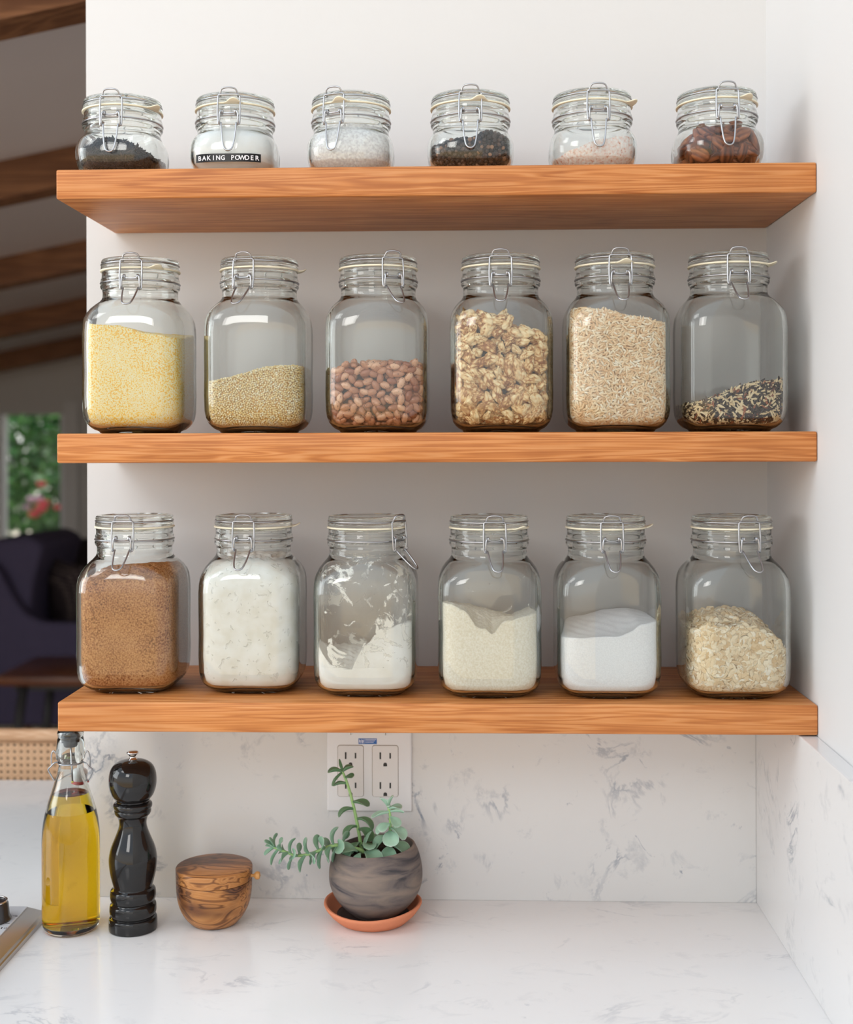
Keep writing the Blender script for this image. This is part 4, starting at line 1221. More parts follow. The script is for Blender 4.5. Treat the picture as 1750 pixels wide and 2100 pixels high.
# ============================================================ PEPPER MILL
M['lacquer'] = plain('black_lacquer', (0.010, 0.009, 0.009, 1), 0.06, spec=0.5, coat=0.0)
M['chrome'] = plain('chrome', (0.75, 0.72, 0.70, 1), 0.08, metal=1.0)
mill = empty('pepper_mill', (0.0556, -0.126, Z_CTR + 0.0002))
tag(mill, 'tall glossy black turned pepper mill beside the oil bottle', 'pepper mill')
def dense_prof(pts, n=5):
    c = catmull([(r, 0, z) for r, z in pts], n)
    return [(max(p.x, 0), p.z) for p in c]
Y = lambda y: (1443 - y) * 0.000175
pr = [(0, 0), (0.0275, 0), (0.0290, 0.0008), (0.0293, 0.0030)] + dense_prof([(0.0293, .004), (0.0292, Y(1380)), (0.0284, Y(1358)), (0.0262, Y(1350)), (0.0270, Y(1338)), (0.0281, Y(1322)), (0.0284, Y(1300)), (0.0278, Y(1270)), (0.0258, Y(1256)), (0.0250, Y(1248)),
      (0.0265, Y(1238)), (0.0276, Y(1215)), (0.0277, Y(1190)), (0.0268, Y(1165)), (0.0240, Y(1150)), (0.0236, Y(1140)), (0.0250, Y(1110)), (0.0275, Y(1050)), (0.0290, Y(980)), (0.0288, Y(930)), (0.0265, Y(870)), (0.0215, Y(800)), (0.0176, Y(740)), (0.0166, Y(700)),
      (0.0178, Y(665)), (0.0196, Y(648)), (0.0208, Y(642)), (0.0220, Y(628)), (0.0222, Y(612)), (0.0214, Y(604)), (0.0228, Y(596)), (0.0236, Y(582)), (0.0232, Y(566)), (0.0216, Y(558))], 4) + [(0.0200, Y(553)), (0, Y(553))]
mk('mill_body', *lathe(pr, 72), M['lacquer'], mill, angle=40)
pr = [(0, Y(552)), (0.0195, Y(552))] + dense_prof([(0.0203, Y(548)), (0.0207, Y(538)), (0.0222, Y(528)), (0.0255, Y(500)), (0.0282, Y(450)), (0.0289, Y(400)), (0.0276, Y(345)), (0.0235, Y(300)), (0.0160, Y(272)), (0.0075, Y(262))], 5) + [(0, Y(261))]
mk('mill_head', *lathe(pr, 72), M['lacquer'], mill, angle=40)
pr = [(0, Y(266)), (0.0056, Y(264)), (0.0058, Y(258)), (0.0040, Y(248)), (0.0036, Y(238)), (0.0048, Y(228)), (0.0070, Y(220)), (0.0074, Y(212)), (0.0066, Y(204)), (0.0040, Y(200)), (0, Y(199))]
mk('top_knob', *lathe(pr, 36), M['chrome'], mill, angle=50)

# ============================================================ OLIVE WOOD SALT CELLAR
def olive_mat(name, seed):
    m, nt, out = newmat(name)
    b = principled(nt, out, (0.3, 0.15, 0.06, 1), 0.38, spec=0.4)
    co = N(nt, 'ShaderNodeTexCoord'); mp = N(nt, 'ShaderNodeMapping'); mp.inputs['Location'].default_value = (seed, seed * .3, seed * .7)
    mp.inputs['Scale'].default_value = (6, 22, 26); mp.inputs['Rotation'].default_value = (0.2, 0.15, 0.1)
    nt.links.new(co.outputs['Object'], mp.inputs[0])
    n = N(nt, 'ShaderNodeTexNoise'); n.inputs['Scale'].default_value = 1.0; n.inputs['Detail'].default_value = 3; n.inputs['Distortion'].default_value = 1.4
    nt.links.new(mp.outputs[0], n.inputs['Vector'])
    s = math_n(nt, 'MULTIPLY_ADD', math_n(nt, 'SINE', math_n(nt, 'MULTIPLY', n.outputs['Fac'], 46.0)), 0.5, 0.5)
    n2 = N(nt, 'ShaderNodeTexNoise'); n2.inputs['Scale'].default_value = 0.9; n2.inputs['Detail'].default_value = 2
    nt.links.new(mp.outputs[0], n2.inputs['Vector'])
    dark = ramp(nt, [(0.44, (0, 0, 0, 1)), (0.60, (1, 1, 1, 1))]); nt.links.new(n2.outputs['Fac'], dark.inputs[0])
    base = ramp(nt, [(0.0, srgb(120, 74, 36)), (0.25, srgb(166, 108, 58)), (0.7, srgb(190, 132, 76)), (1.0, srgb(178, 118, 64))])
    nt.links.new(s, base.inputs[0])
    dk = ramp(nt, [(0.0, srgb(60, 34, 22)), (0.5, srgb(96, 58, 36)), (1.0, srgb(118, 74, 44))]); nt.links.new(s, dk.inputs[0])
    mx = N(nt, 'ShaderNodeMix', data_type='RGBA'); nt.links.new(dark.outputs[0], mx.inputs['Factor'])
    nt.links.new(base.outputs[0], mx.inputs['A']); nt.links.new(dk.outputs[0], mx.inputs['B'])
    nt.links.new(mx.outputs['Result'], b.inputs['Base Color'])
    return m
M['olive'] = olive_mat('olive_wood', 2.3); M['olive_lid'] = olive_mat('olive_wood_lid', 5.1)
sc = empty('salt_cellar', (0.1513, -0.1040, Z_CTR + 0.0002))
tag(sc, 'round olive wood salt cellar with a flat swivel lid', 'salt cellar')
pr = [(0, 0), (0.0235, 0), (0.0270, 0.0008)] + dense_prof([(0.0290, 0.0022), (0.0345, 0.0080), (0.0400, 0.0165), (0.0440, 0.0270), (0.0462, 0.0400), (0.0468, 0.0540)], 5) + [(0.0464, 0.0548), (0.0430, 0.0549), (0.0410, 0.045), (0.030, 0.012), (0, 0.009)]
mk('bowl', *lathe(pr, 80), M['olive'], sc, angle=45)
pr = [(0, 0.0552), (0.0462, 0.0552), (0.0469, 0.0558), (0.0471, 0.0690), (0.0465, 0.0702), (0.0440, 0.0712), (0.020, 0.0724), (0, 0.0726)]
lid_ = mk('swivel_lid', *lathe(pr, 80), M['olive_lid'], sc, angle=30)
v, f = lathe([(0, -0.004), (0.0019, -0.004), (0.0019, 0.003), (0.0024, 0.0042), (0.0044, 0.0058), (0.0050, 0.0082), (0.0042, 0.0108), (0, 0.0120)], 24)
M['pin'] = plain('light_wood_pin', srgb(206, 148, 84), 0.45)
mk('pin_knob', [(z, y, -x) for x, y, z in v], f, M['pin'], lid_, True, (0.0465, -0.004, 0.0600), angle=50)

# ============================================================ SAUCER, POT AND SUCCULENT
m, nt, out = newmat('raku_clay')
b = principled(nt, out, (0.2, 0.17, 0.15, 1), 0.75, spec=0.25)
co = N(nt, 'ShaderNodeTexCoord'); mp = N(nt, 'ShaderNodeMapping'); mp.inputs['Scale'].default_value = (14, 14, 60); mp.inputs['Rotation'].default_value = (0.1, 0.22, 0)
nt.links.new(co.outputs['Object'], mp.inputs[0])
n = N(nt, 'ShaderNodeTexNoise'); n.inputs['Scale'].default_value = 1.0; n.inputs['Detail'].default_value = 6; n.inputs['Distortion'].default_value = 0.8; nt.links.new(mp.outputs[0], n.inputs['Vector'])
r = ramp(nt, [(0.34, srgb(70, 67, 70)), (0.44, srgb(112, 102, 98)), (0.56, srgb(132, 118, 108)), (0.72, srgb(144, 128, 116))]); nt.links.new(n.outputs['Fac'], r.inputs[0]); nt.links.new(r.outputs[0], b.inputs['Base Color'])
n2 = N(nt, 'ShaderNodeTexNoise'); n2.inputs['Scale'].default_value = 260; n2.inputs['Detail'].default_value = 4; nt.links.new(co.outputs['Object'], n2.inputs['Vector'])
bp = N(nt, 'ShaderNodeBump'); bp.inputs['Strength'].default_value = .25; bp.inputs['Distance'].default_value = .001; nt.links.new(n2.outputs['Fac'], bp.inputs['Height']); nt.links.new(bp.outputs[0], b.inputs['Normal'])
M['pot'] = m
M['terracotta'] = plain('terracotta', srgb(222, 140, 104), 0.8, spec=.15, noise=.12, nscale=40, bump=.1, bscale=300)
M['saucer_in'] = plain('dark_terracotta', srgb(70, 56, 52), 0.6, spec=.3)
PX, PY = 0.3511, -0.090
sau = empty('saucer', (0.3475, PY, Z_CTR + 0.0002)); tag(sau, 'shallow terracotta saucer under the grey clay pot', 'saucer')
pr = [(0, 0.0), (0.038, 0.0), (0.043, 0.0012), (0.0535, 0.0100), (0.0595, 0.0175), (0.0610, 0.0205), (0.0606, 0.0222), (0.0590, 0.0226), (0.0572, 0.0215), (0.0550, 0.0180), (0.0500, 0.0125), (0.0445, 0.0080), (0.040, 0.0058), (0, 0.0052)]
v, f = lathe(pr, 80)
v = [(x, y, z * (1 + 0.10 * math.cos(math.atan2(y, x) * 2 + 0.4)) if math.hypot(x, y) > .05 else z) for x, y, z in v]
mk('saucer_dish', v, f, M['terracotta'], sau, angle=50)
v, f = lathe([(0, 0.0060), (0.040, 0.0062), (0.0448, 0.0086), (0.0448, 0.0092), (0.040, 0.0068), (0, 0.0066)], 60)  # thin disc over the saucer floor, darker than the dish
mk('saucer_dark_disc', v, f, M['saucer_in'], sau)['label'] = 'dark ring inside the saucer'
pl = empty('potted_succulent', (PX, PY, Z_CTR + 0.0075)); tag(pl, 'trailing grey green succulent in a round grey clay pot', 'potted plant')
pr = [(0, 0), (0.0250, 0), (0.0285, 0.0010)] + dense_prof([(0.0305, 0.0030), (0.0400, 0.0110), (0.0500, 0.0230), (0.0565, 0.0370), (0.0582, 0.0500), (0.0570, 0.0630), (0.0535, 0.0750), (0.0490, 0.0840)], 5) + [(0.0475, 0.0852), (0.0460, 0.0848), (0.0455, 0.080), (0.0460, 0.070), (0.045, 0.05), (0, 0.045)]
v, f = lathe(pr, 80)
# the rim dips to the left and rises to the right, as on the thrown pot
v = [(x, y, z + 0.055 * (x) * max(0, (z - 0.06)) / 0.025 * 1.2 if z > 0.06 else z) for x, y, z in v]
mk('clay_pot', v, f, M['pot'], pl, angle=45)
M['soil'] = plain('potting_soil', srgb(52, 40, 32), 0.95, spec=.1, noise=.6, nscale=300, bump=1.0, bscale=300)
sv, sf = lathe([(0, 0.0800), (0.015, 0.0800), (0.030, 0.0785), (0.0452, 0.0770), (0.045, 0.060), (0, 0.060)], 60)
sv = [(x, y, z + 0.0016 * smooth_noise(np.array(x), np.array(y), 300, 1)) for x, y, z in sv]
mk('soil', sv, sf, M['soil'], pl)

def leaf_mat(name, c_in, c_edge, tip):
    m, nt, out = newmat(name)
    b = principled(nt, out, c_in, 0.48, spec=.4)
    b.inputs['Subsurface Weight'].default_value = 0.12
    b.inputs['Subsurface Radius'].default_value = (0.004, 0.006, 0.002)
    b.inputs['Subsurface Scale'].default_value = 1.0
    at_ = N(nt, 'ShaderNodeAttribute', attribute_name='tint')
    r = ramp(nt, [(0, c_in), (0.62, c_in), (0.86, c_edge), (1.0, tip)])
    nt.links.new(at_.outputs['Fac'], r.inputs[0])
    co = N(nt, 'ShaderNodeTexCoord'); n = N(nt, 'ShaderNodeTexNoise'); n.inputs['Scale'].default_value = 90; nt.links.new(co.outputs['Object'], n.inputs['Vector'])
    mx = N(nt, 'ShaderNodeMix', data_type='RGBA', blend_type='MULTIPLY'); mx.inputs['Factor'].default_value = .35
    nt.links.new(r.outputs[0], mx.inputs['A']); nt.links.new(n.outputs['Fac'], mx.inputs['B'])
    nt.links.new(mx.outputs['Result'], b.inputs['Base Color'])
    return m
M['leafA'] = leaf_mat('leaf_green', srgb(104, 142, 102), srgb(122, 156, 118), srgb(170, 176, 150))
M['leafB'] = leaf_mat('leaf_grey_green', srgb(142, 180, 152), srgb(166, 200, 178), srgb(212, 200, 190))
M['leafC'] = leaf_mat('leaf_pale_mint', srgb(176, 214, 190), srgb(202, 232, 214), srgb(230, 204, 200))
M['stem'] = plain('succulent_stem', srgb(150, 186, 118), .5)

def leaf(par, origin, base, d, up, L, W, curl, mat, name='leaf', th=0.0011):
    """spoon-shaped fleshy leaf; d = direction, up = upper side, curl = bend (rad) over its length"""
    d = Vector(d).normalized(); s = d.cross(Vector(up)).normalized(); u = s.cross(d).normalized()
    nu, nv = 14, 9
    V = []; T = []
    def spine(t):
        if abs(curl) < 1e-3: return Vector((t * L, 0)), 0.0
        R = L / curl; a = curl * t
        return Vector((R * math.sin(a), R * (1 - math.cos(a)))), a
    for side in (1, -1):
        for i in range(nu + 1):
            t = i / nu
            c, a = spine(t)
            w = W * 0.5 * (0.20 + 0.80 * math.sin(min(1, t / 0.68) * PI / 2) ** 1.7) * (math.sqrt(max(0, 1 - max(0, (t - 0.70) / 0.30) ** 2)) if t > .70 else 1)
            w = max(w, 0.0002)
            for j in range(nv):
                q = j / (nv - 1) * 2 - 1
                cup = 0.22 * W * q * q * math.sin(t * PI) 
                tt = th * (1 - q * q) ** 0.5 * (1.5 - 0.7 * t) * side * (1 if t < 1 else 0)
                n = Vector((-math.sin(a), math.cos(a)))
                P = c + n * (cup + tt)
                V.append(Vector(base) - Vector(origin) + d * P.x + u * P.y + s * (q * w))
                T.append(max(abs(q) ** 3 * (0.9 if t > .25 else .4), t ** 6))
    m_ = (nu + 1) * nv; F = []
    for k, off in enumerate((0, m_)):
        for i in range(nu):
            for j in range(nv - 1):
                qd = (off + i * nv + j, off + i * nv + j + 1, off + (i + 1) * nv + j + 1, off + (i + 1) * nv + j)
                F.append(qd if k == 0 else tuple(reversed(qd)))
    for i in range(nu):
        for j in (0, nv - 1):
            F.append((i * nv + j, (i + 1) * nv + j, m_ + (i + 1) * nv + j, m_ + i * nv + j))
    for j in range(nv - 1):
        for i in (0, nu):
            F.append((i * nv + j, i * nv + j + 1, m_ + i * nv + j + 1, m_ + i * nv + j))
    return mk(name, V, F, mat, par, True, attr=T)
ORI = Vector(pl.location)
def stem(pts, r0, r1, mat):
    P = catmull(pts, 6); n = len(P)
    rad = [r0 + (r1 - r0) * i / (n - 1) for i in range(n)]
    v, f = tube([p - ORI for p in P], rad, 8)
    return mk('stem', v, f, mat, pl), P
def pt(P, t):
    i = min(len(P) - 2, int(t * (len(P) - 1))); q = t * (len(P) - 1) - i
    return P[i].lerp(P[i + 1], q), (P[i + 1] - P[i]).normalized()
# A: tall upright stem at the back
sA, PA = stem([(0.3360, -0.084, 1.025), (0.3331, -0.085, 1.0400), (0.3277, -0.085, 1.071), (0.3211, -0.085, 1.1015), (0.3138, -0.085, 1.1258), (0.3085, -0.085, 1.138)], 0.0026, 0.0014, M['stem'])
for t, d, L, W, cu in ((0.99, (0.0, 0, 1), .014, .007, .5), (0.98, (-1, -.2, .25), .017, .013, -.6), (0.97, (.8, .2, .5), .014, .012, -.4), (0.95, (-.75, -.4, -.55), .020, .006, -.5),
                       (0.84, (.7, -.5, .35), .012, .009, -.4), (0.76, (-1, -.1, .2), .017, .008, -.7), (0.58, (1, -.3, .1), .021, .012, -.5), (0.52, (-.9, -.3, .35), .022, .010, -1.5),
                       (0.44, (.9, -.3, .35), .026, .010, -1.8), (0.38, (-.7, -.5, .4), .024, .010, -2.0), (0.36, (.7, -.6, .3), .024, .012, -1.7), (0.26, (-.5, -.6, -.1), .024, .013, -.7), (0.24, (.5, -.4, .1), .020, .012, -1.2),
                       (0.16, (.7, -.3, .1), .024, .016, -.9), (0.14, (-.6, -.3, .4), .024, .014, -1.6), (0.10, (.3, .6, .4), .022, .014, -.8), (0.08, (.9, .2, .4), .024, .016, -.9)):
    b_, tg = pt(PA, t); leaf(sA, ORI * 1.0, b_, d, tg, L * 1.1, W * 1.35, cu, M['leafA'])
# B: long stem trailing out to the left
sB, PB = stem([(0.3420, -0.098, 1.028), (0.3360, -0.106, 1.0440), (0.3200, -0.112, 1.0500), (0.3040, -0.116, 1.0544), (0.2900, -0.118, 1.0510), (0.2750, -0.120, 1.0455), (0.2571, -0.122, 1.0430), (0.2420, -0.122, 1.0480), (0.2280, -0.122, 1.0530)], 0.0027, 0.0013, M['stem'])
rB = random.Random(4)
k = 0
for t in np.linspace(0.30, 0.97, 22):
    b_, tg = pt(PB, float(t))
    a = k * 2.4 + 0.5
    side = Vector((0, math.cos(a), math.sin(a)))
    d = (side + tg * (0.25 + 0.5 * t)).normalized()
    Lf = .021 - .006 * t
    cu = (-1.5 + .6 * rB.random()) * (1 if math.sin(a) > -.2 else .5)
    leaf(sB, ORI, b_, d, tg, Lf * (1.15 + .3 * rB.random()), (.0205 - .008 * t) * (0.9 + .2 * rB.random()), cu, M['leafB']); k += 1
for d, L in (((-1, 0, .9), .015), ((-.6, -.5, .8), .017), ((-1, -.3, -.5), .015), ((-.2, -.4, 1), .016), ((-.8, .4, .2), .013)):
    b_, tg = pt(PB, 0.99); leaf(sB, ORI, b_, d, (0, -.3, 1) if abs(d[2]) < .6 else (1, 0, .3), L, .007, -.3, M['leafB'])
# big leaves at the base of B
for b_, d, up, L, W, cu in (((0.330, -0.112, 1.046), (-.7, -.6, .5), (.2, -.3, 1), .026, .020, -.6), ((0.334, -0.116, 1.044), (-.2, -.8, .1), (0, 0, 1), .032, .016, -2.4), ((0.340, -0.114, 1.045), (.55, -.8, .25), (0, -.2, 1), .030, .022, -1.1),
                            ((0.326, -0.108, 1.046), (-.6, -.7, -.1), (0, 0, 1), .028, .018, -1.3), ((0.344, -0.104, 1.045), (.1, -.4, .9), (0, .8, .3), .026, .017, -1.7), ((0.338, -0.100, 1.046), (-.3, .1, 1), (.6, 0, .2), .024, .016, 1.4),
                            ((0.356, -0.104, 1.043), (-.35, -.6, .55), (0, .3, 1), .030, .014, -2.2), ((0.350, -0.10, 1.040), (.2, -.9, -.1), (0, 0, 1), .024, .015, -.9), ((0.348, -0.088, 1.044), (.2, .5, .6), (0, -.5, 1), .022, .015, -.8)):
    leaf(sB, ORI, b_, d, up, L, W, cu, M['leafB'])
# C: short pale stem on the right
sC, PC = stem([(0.3680, -0.098, 1.028), (0.3690, -0.103, 1.0480), (0.3702, -0.108, 1.0700), (0.3705, -0.110, 1.0880), (0.3680, -0.110, 1.1010)], 0.0025, 0.0015, M['stem'])
for t, d, L, W, cu in ((1.0, (-.5, -.2, .8), .014, .010, -.3), (1.0, (.3, -.1, 1), .014, .010, -.3), (.98, (.2, -1, .2), .008, .005, .4), (.93, (.95, -.3, .3), .016, .012, -.4), (.85, (-1, -.3, -.1), .022, .011, -.3), (.86, (.8, .4, 0), .018, .012, -.4),
                       (.75, (.6, -.7, -.35), .017, .012, -.4), (.62, (-.6, -.7, -.1), .017, .013, -.5), (.60, (-.9, -.3, -.2), .019, .013, -.6), (.55, (.9, -.4, -.2), .022, .017, -.7), (.50, (.1, -.9, -.3), .022, .017, -.6), (.40, (-.8, -.3, 0), .022, .015, -1.2),
                       (.30, (.9, -.2, -.15), .026, .019, -.6), (.28, (.0, -.9, -.3), .030, .017, -.4), (.62, (.2, .9, .1), .018, .013, -.5), (.35, (.1, .9, .2), .020, .014, -.5)):
    b_, tg = pt(PC, t)
    leaf(sC, ORI, b_, d, tg, L * 1.1, W * 1.2, cu, M['leafC'] if t > .45 else M['leafB'])

# ============================================================ COOKTOP
M['cook_top'] = plain('brushed_steel_top', (0.76, 0.77, 0.80, 1), 0.4, metal=0.35)
M['cook_edge'] = plain('brushed_steel_edge', (0.55, 0.53, 0.52, 1), 0.38, metal=1.0)
ck = empty('cooktop', (-0.45, -0.36, Z_CTR + 0.0002)); tag(ck, 'stainless steel cooktop corner at the left edge of the worktop', 'cooktop')
X1, Y1, X0, Y0, H = -0.061, -0.098, -0.82, -0.62, 0.0215
c = 0.0165
def fr(i, z): return [(X0 + i, Y0 + i, z), (X1 - i, Y0 + i, z), (X1 - i, Y1 - i, z), (X0 + i, Y1 - i, z)]
vv = fr(0.0, 0) + fr(-0.0, 0.0055) + fr(0.0014, 0.0070) + fr(0.0022, 0.0105) + fr(c, H - 0.0012) + fr(c + .0015, H - 0.0004)
ff = [(3, 2, 1, 0)]
for r_ in range(5):
    for k in range(4): ff.append((r_ * 4 + k, r_ * 4 + (k + 1) % 4, r_ * 4 + 4 + (k + 1) % 4, r_ * 4 + 4 + k))
ff.append((20, 21, 22, 23))
o = mk('steel_rim', [(x + .45, y + .36, z) for x, y, z in vv], ff, M['cook_edge'], ck, False)
vv, ff = bevbox(X0 + c + .001, X1 - c - .0012, Y0 + c + .001, Y1 - c - .0012, H - .0008, H + .0004, .0003, 1)
mk('cooking_surface', [(x + .45, y + .36, z) for x, y, z in vv], ff, M['cook_top'], ck, False)
M['knob'] = plain('dark_knob', (0.02, 0.018, 0.02, 1), .25, spec=.6)
for i, (kx, ky) in enumerate(((-0.1045, -0.162),)):
    kn = mk('control_knob', *lathe([(0, 0), (0.0205, 0), (0.0215, 0.002), (0.0195, 0.006), (0.0180, 0.020), (0.0165, 0.0225), (0, 0.0230)], 36), M['knob'], ck, True, (kx + .45, ky + .36, H + .0003), angle=40)
    mk('chrome_ring', *lathe([(0.0166, 0.0222), (0.0172, 0.0238), (0.0150, 0.0244), (0.0146, 0.0228)] + [(0.0166, 0.0222)], 36), M['chrome'], kn, True)
mbk = MB()
for (ax, ay, aw, ah) in ((-0.0830, -0.1475, .006, .0012), (-0.0810, -0.1490, .003, .0008), (-0.0830, -0.1720, .005, .0010), (-0.0850, -0.186, .0015, .004), (-0.0815, -0.186, .0006, .0045), (-0.0795, -0.186, .0006, .0045)):
    mbk.add(box(ax - aw / 2, ax + aw / 2, ay - ah / 2, ay + ah / 2, H + .0004, H + .0005))
mk('printed_marks', [(x + .45, y + .36, z) for x, y, z in mbk.v], mbk.f, M['knob'], ck, False)

# ============================================================ CANE CHAIR BEHIND THE PENINSULA
M['beech'] = wood_mat('beech', srgb(222, 178, 140), srgb(206, 156, 116), srgb(238, 202, 168), scale=1.5, rough=.4)
m, nt, out = newmat('woven_cane')
b = principled(nt, out, srgb(222, 180, 140), .55, spec=.3)
co = N(nt, 'ShaderNodeTexCoord')
wv = N(nt, 'ShaderNodeTexWave'); wv.inputs['Scale'].default_value = 120; wv.inputs['Distortion'].default_value = 1.0; nt.links.new(co.outputs['Object'], wv.inputs['Vector'])
r = ramp(nt, [(0.0, srgb(200, 152, 108)), (0.5, srgb(226, 184, 146)), (1, srgb(236, 200, 166))]); nt.links.new(wv.outputs['Fac'], r.inputs[0]); nt.links.new(r.outputs[0], b.inputs['Base Color'])
M['cane'] = m
cx_, cy_ = -0.425, 0.64
ch = empty('cane_chair', (cx_, cy_ + .22, 0)); tag(ch, 'light wood chair with a woven cane back beyond the peninsula', 'chair')
def cbox(name, dims, mat, bev=.006, par=ch):
    vv, ff = bevbox(*dims, b=bev, seg=3)
    return mk(name, [(x - cx_, y - cy_ - .22, z) for x, y, z in vv], ff, mat, par, True, angle=40)
cbox('top_rail', (-0.690, -0.160, 0.630, 0.656, 0.9985, 1.0215), M['beech'], .008)
cbox('stile', (-0.690, -0.662, 0.630, 0.656, 0.0, 1.001), M['beech'])
cbox('stile', (-0.188, -0.160, 0.630, 0.656, 0.0, 1.001), M['beech'])
cbox('lower_rail', (-0.662, -0.188, 0.632, 0.654, 0.700, 0.725), M['beech'])
cbox('leg', (-0.690, -0.658, 1.02, 1.05, 0.0, 0.62), M['beech']); cbox('leg', (-0.192, -0.160, 1.02, 1.05, 0.0, 0.62), M['beech'])
cbox('seat', (-0.692, -0.158, 0.63, 1.06, 0.62, 0.65), M['beech'])
cbox('stretcher', (-0.68, -0.17, 0.64, 0.655, 0.30, 0.325), M['beech']); cbox('stretcher', (-0.68, -0.17, 1.03, 1.045, 0.30, 0.325), M['beech'])
V = []; F = []; pc = 0.01245; nx = int(0.474 / pc); nz_ = int(0.272 / pc); x0 = -0.662; z0 = 0.9980 - nz_ * pc
for i in range(nx):
    for j in range(nz_):
        cxx, czz = x0 + (i + .5) * pc, z0 + (j + .5) * pc; bse = len(V)
        h = pc / 2; ro = 0.0026
        for a in range(8):
            an = a * PI / 4
            ex, ez = (max(-1, min(1, math.cos(an) * 1.5)), max(-1, min(1, math.sin(an) * 1.5)))
            V.append((cxx + ex * h, 0.642, czz + ez * h))
        for a in range(8):
            an = a * PI / 4
            V.append((cxx + ro * math.cos(an), 0.642 + .0006, czz + ro * math.sin(an)))
        for a in range(8):
            F.append((bse + a, bse + (a + 1) % 8, bse + 8 + (a + 1) % 8, bse + 8 + a))
cn = mk('cane_panel', [(x - cx_, y - cy_ - .22, z) for x, y, z in V], F, M['cane'], ch, False)
smd = cn.modifiers.new('thickness', 'SOLIDIFY'); smd.thickness = .0016; smd.offset = 0

# ============================================================ LIVING_FILL ROOM BEYOND
M['beam'] = wood_mat('dark_beam_wood', srgb(122, 82, 54), srgb(96, 60, 38), srgb(150, 106, 72), scale=.35, rough=.6)
M['ceil'] = plain('ceiling_board_paint', (0.62, 0.58, 0.57, 1), .75, noise=.05, nscale=2)
M['farwall'] = plain('greige_wall', (0.60, 0.58, 0.55, 1), .8)
sl = 0.2005
def zc(x): return 2.308 + sl * (x + 0.417)         # underside of the rafters
XA, XB = -3.9, WALL_R + 0.11
def sloped(name, y0, y1, lo, hi, mat, xa=XA, xb=XB):
    v = [(x, y, zc(x) + h) for x in (xa, xb) for y in (y0, y1) for h in (lo, hi)]
    f = [(0, 1, 3, 2), (4, 6, 7, 5), (0, 4, 5, 1), (2, 3, 7, 6), (0, 2, 6, 4), (1, 5, 7, 3)]
    return mk(name, v, f, mat, None, False)
o = sloped('ceiling', 0.116, 6.4, 0.105, 0.17, M['ceil']); o['kind'] = 'structure'
desc = ['nearest the kitchen, cut by the top of the photo', 'second from the kitchen, behind the top shelf end', 'third from the kitchen', 'fourth from the kitchen', 'fifth and farthest, nearest the garden wall']
for i, yb in enumerate((0.705, 1.911, 3.116, 4.32, 5.53)):
    o = sloped('ceiling_beam', yb - 0.10, yb, 0.0, 0.1052, M['beam'])
    tag(o, 'dark wooden ceiling beam, ' + desc[i], 'beam', 'ceiling beams of the living room')
struct('wall_left', box(-4.0, -3.9, -0.6, 6.4, 0, 3.0), M['farwall'])
struct('wall_east', box(WALL_R + 0.0, WALL_R + .12, 0.116, 6.4, 0, 3.2), M['farwall'])
wx0, wx1, wz1 = -2.52, -2.064, 1.722
mb = MB()
mb.add(box(-3.9, wx0 - .9, 6.2, 6.32, 0, 3.0)).add(box(wx1, WALL_R, 6.2, 6.32, 0, 3.4)).add(box(wx0 - .9, wx1, 6.2, 6.32, wz1, 3.2))
o = mk('wall_far', mb.v, mb.f, M['farwall'], None, False); o['kind'] = 'structure'
M['white_trim'] = plain('white_window_frame', (0.80, 0.80, 0.82, 1), .4)
fm = MB()
fm.add(box(-2.475, -2.4405, 6.15, 6.24, 0.0, wz1 - .001)).add(box(wx1 - .03, wx1 - .0005, 6.20, 6.30, 0, wz1 - .001)).add(box(-3.41, -3.375, 6.2, 6.3, 0, wz1 - .001)).add(box(-3.41, wx1, 6.21, 6.3, 0, 0.12))
o = fm.build('window_1', M['white_trim'], None, False); o['kind'] = 'structure'
M['pane'] = glass_mat('window_pane', (0.97, 0.985, 0.98, 1), 1.5)
pv, pf = box(-2.4405, wx1 - .03, 6.235, 6.241, 0.12, wz1 - .001)
p_ = mk('window_pane', pv, pf, M['pane'], o, False); 
pv, pf = box(-3.375, -2.475, 6.235, 6.241, 0.12, wz1 - .001)
p_ = mk('window_pane', pv, pf, M['pane'], o, False)
tr = struct('trim_1', box(wx1 + 0.002, wx1 + .09, 6.17, 6.1995, 0, 1.80), plain('grey_trim', (.66, .65, .63, 1), .5))

# armchair seen from its side, back to the left
M['velvet'] = plain('aubergine_fabric', srgb(80, 74, 98), .85, noise=.1, nscale=20, spec=.2)
M['cushion'] = plain('dark_patterned_cushion', srgb(52, 44, 44), .9)
ac = empty('armchair', (-1.35, 4.45, 0)); tag(ac, 'dark purple grey upholstered armchair beyond the peninsula', 'armchair')
def extr(pts, y0, y1, bev=.02):
    """side outline (x,z) extruded along y, edges rounded"""
    bm = bmesh.new(); vs = [bm.verts.new((x, y0, z)) for x, z in pts]; f = bm.faces.new(vs)
    e = bmesh.ops.extrude_face_region(bm, geom=[f])
    for v in [g for g in e['geom'] if isinstance(g, bmesh.types.BMVert)]: v.co.y = y1
    bmesh.ops.recalc_face_normals(bm, faces=bm.faces)
    bmesh.ops.bevel(bm, geom=bm.edges[:], offset=bev, segments=3, profile=.5, affect='EDGES')
    bm.verts.index_update()
    out = ([(p.co.x + 1.35, p.co.y - 4.45, p.co.z) for p in bm.verts], [tuple(p.index for p in q.verts) for q in bm.faces]); bm.free(); return out
arm = [(-1.86, .25), (-1.88, .70), (-1.80, 1.00), (-1.71, .995), (-1.665, .93), (-1.62, .84), (-1.56, .76), (-1.48, .724), (-1.00, .715), (-.95, .66), (-.97, .25)]
a1 = extr(arm, 4.06, 4.16, .018); a2 = extr(arm, 4.74, 4.84, .018)
mk('arm', a1[0], a1[1], M['velvet'], ac, True, angle=50); mk('arm', a2[0], a2[1], M['velvet'], ac, True, angle=50)
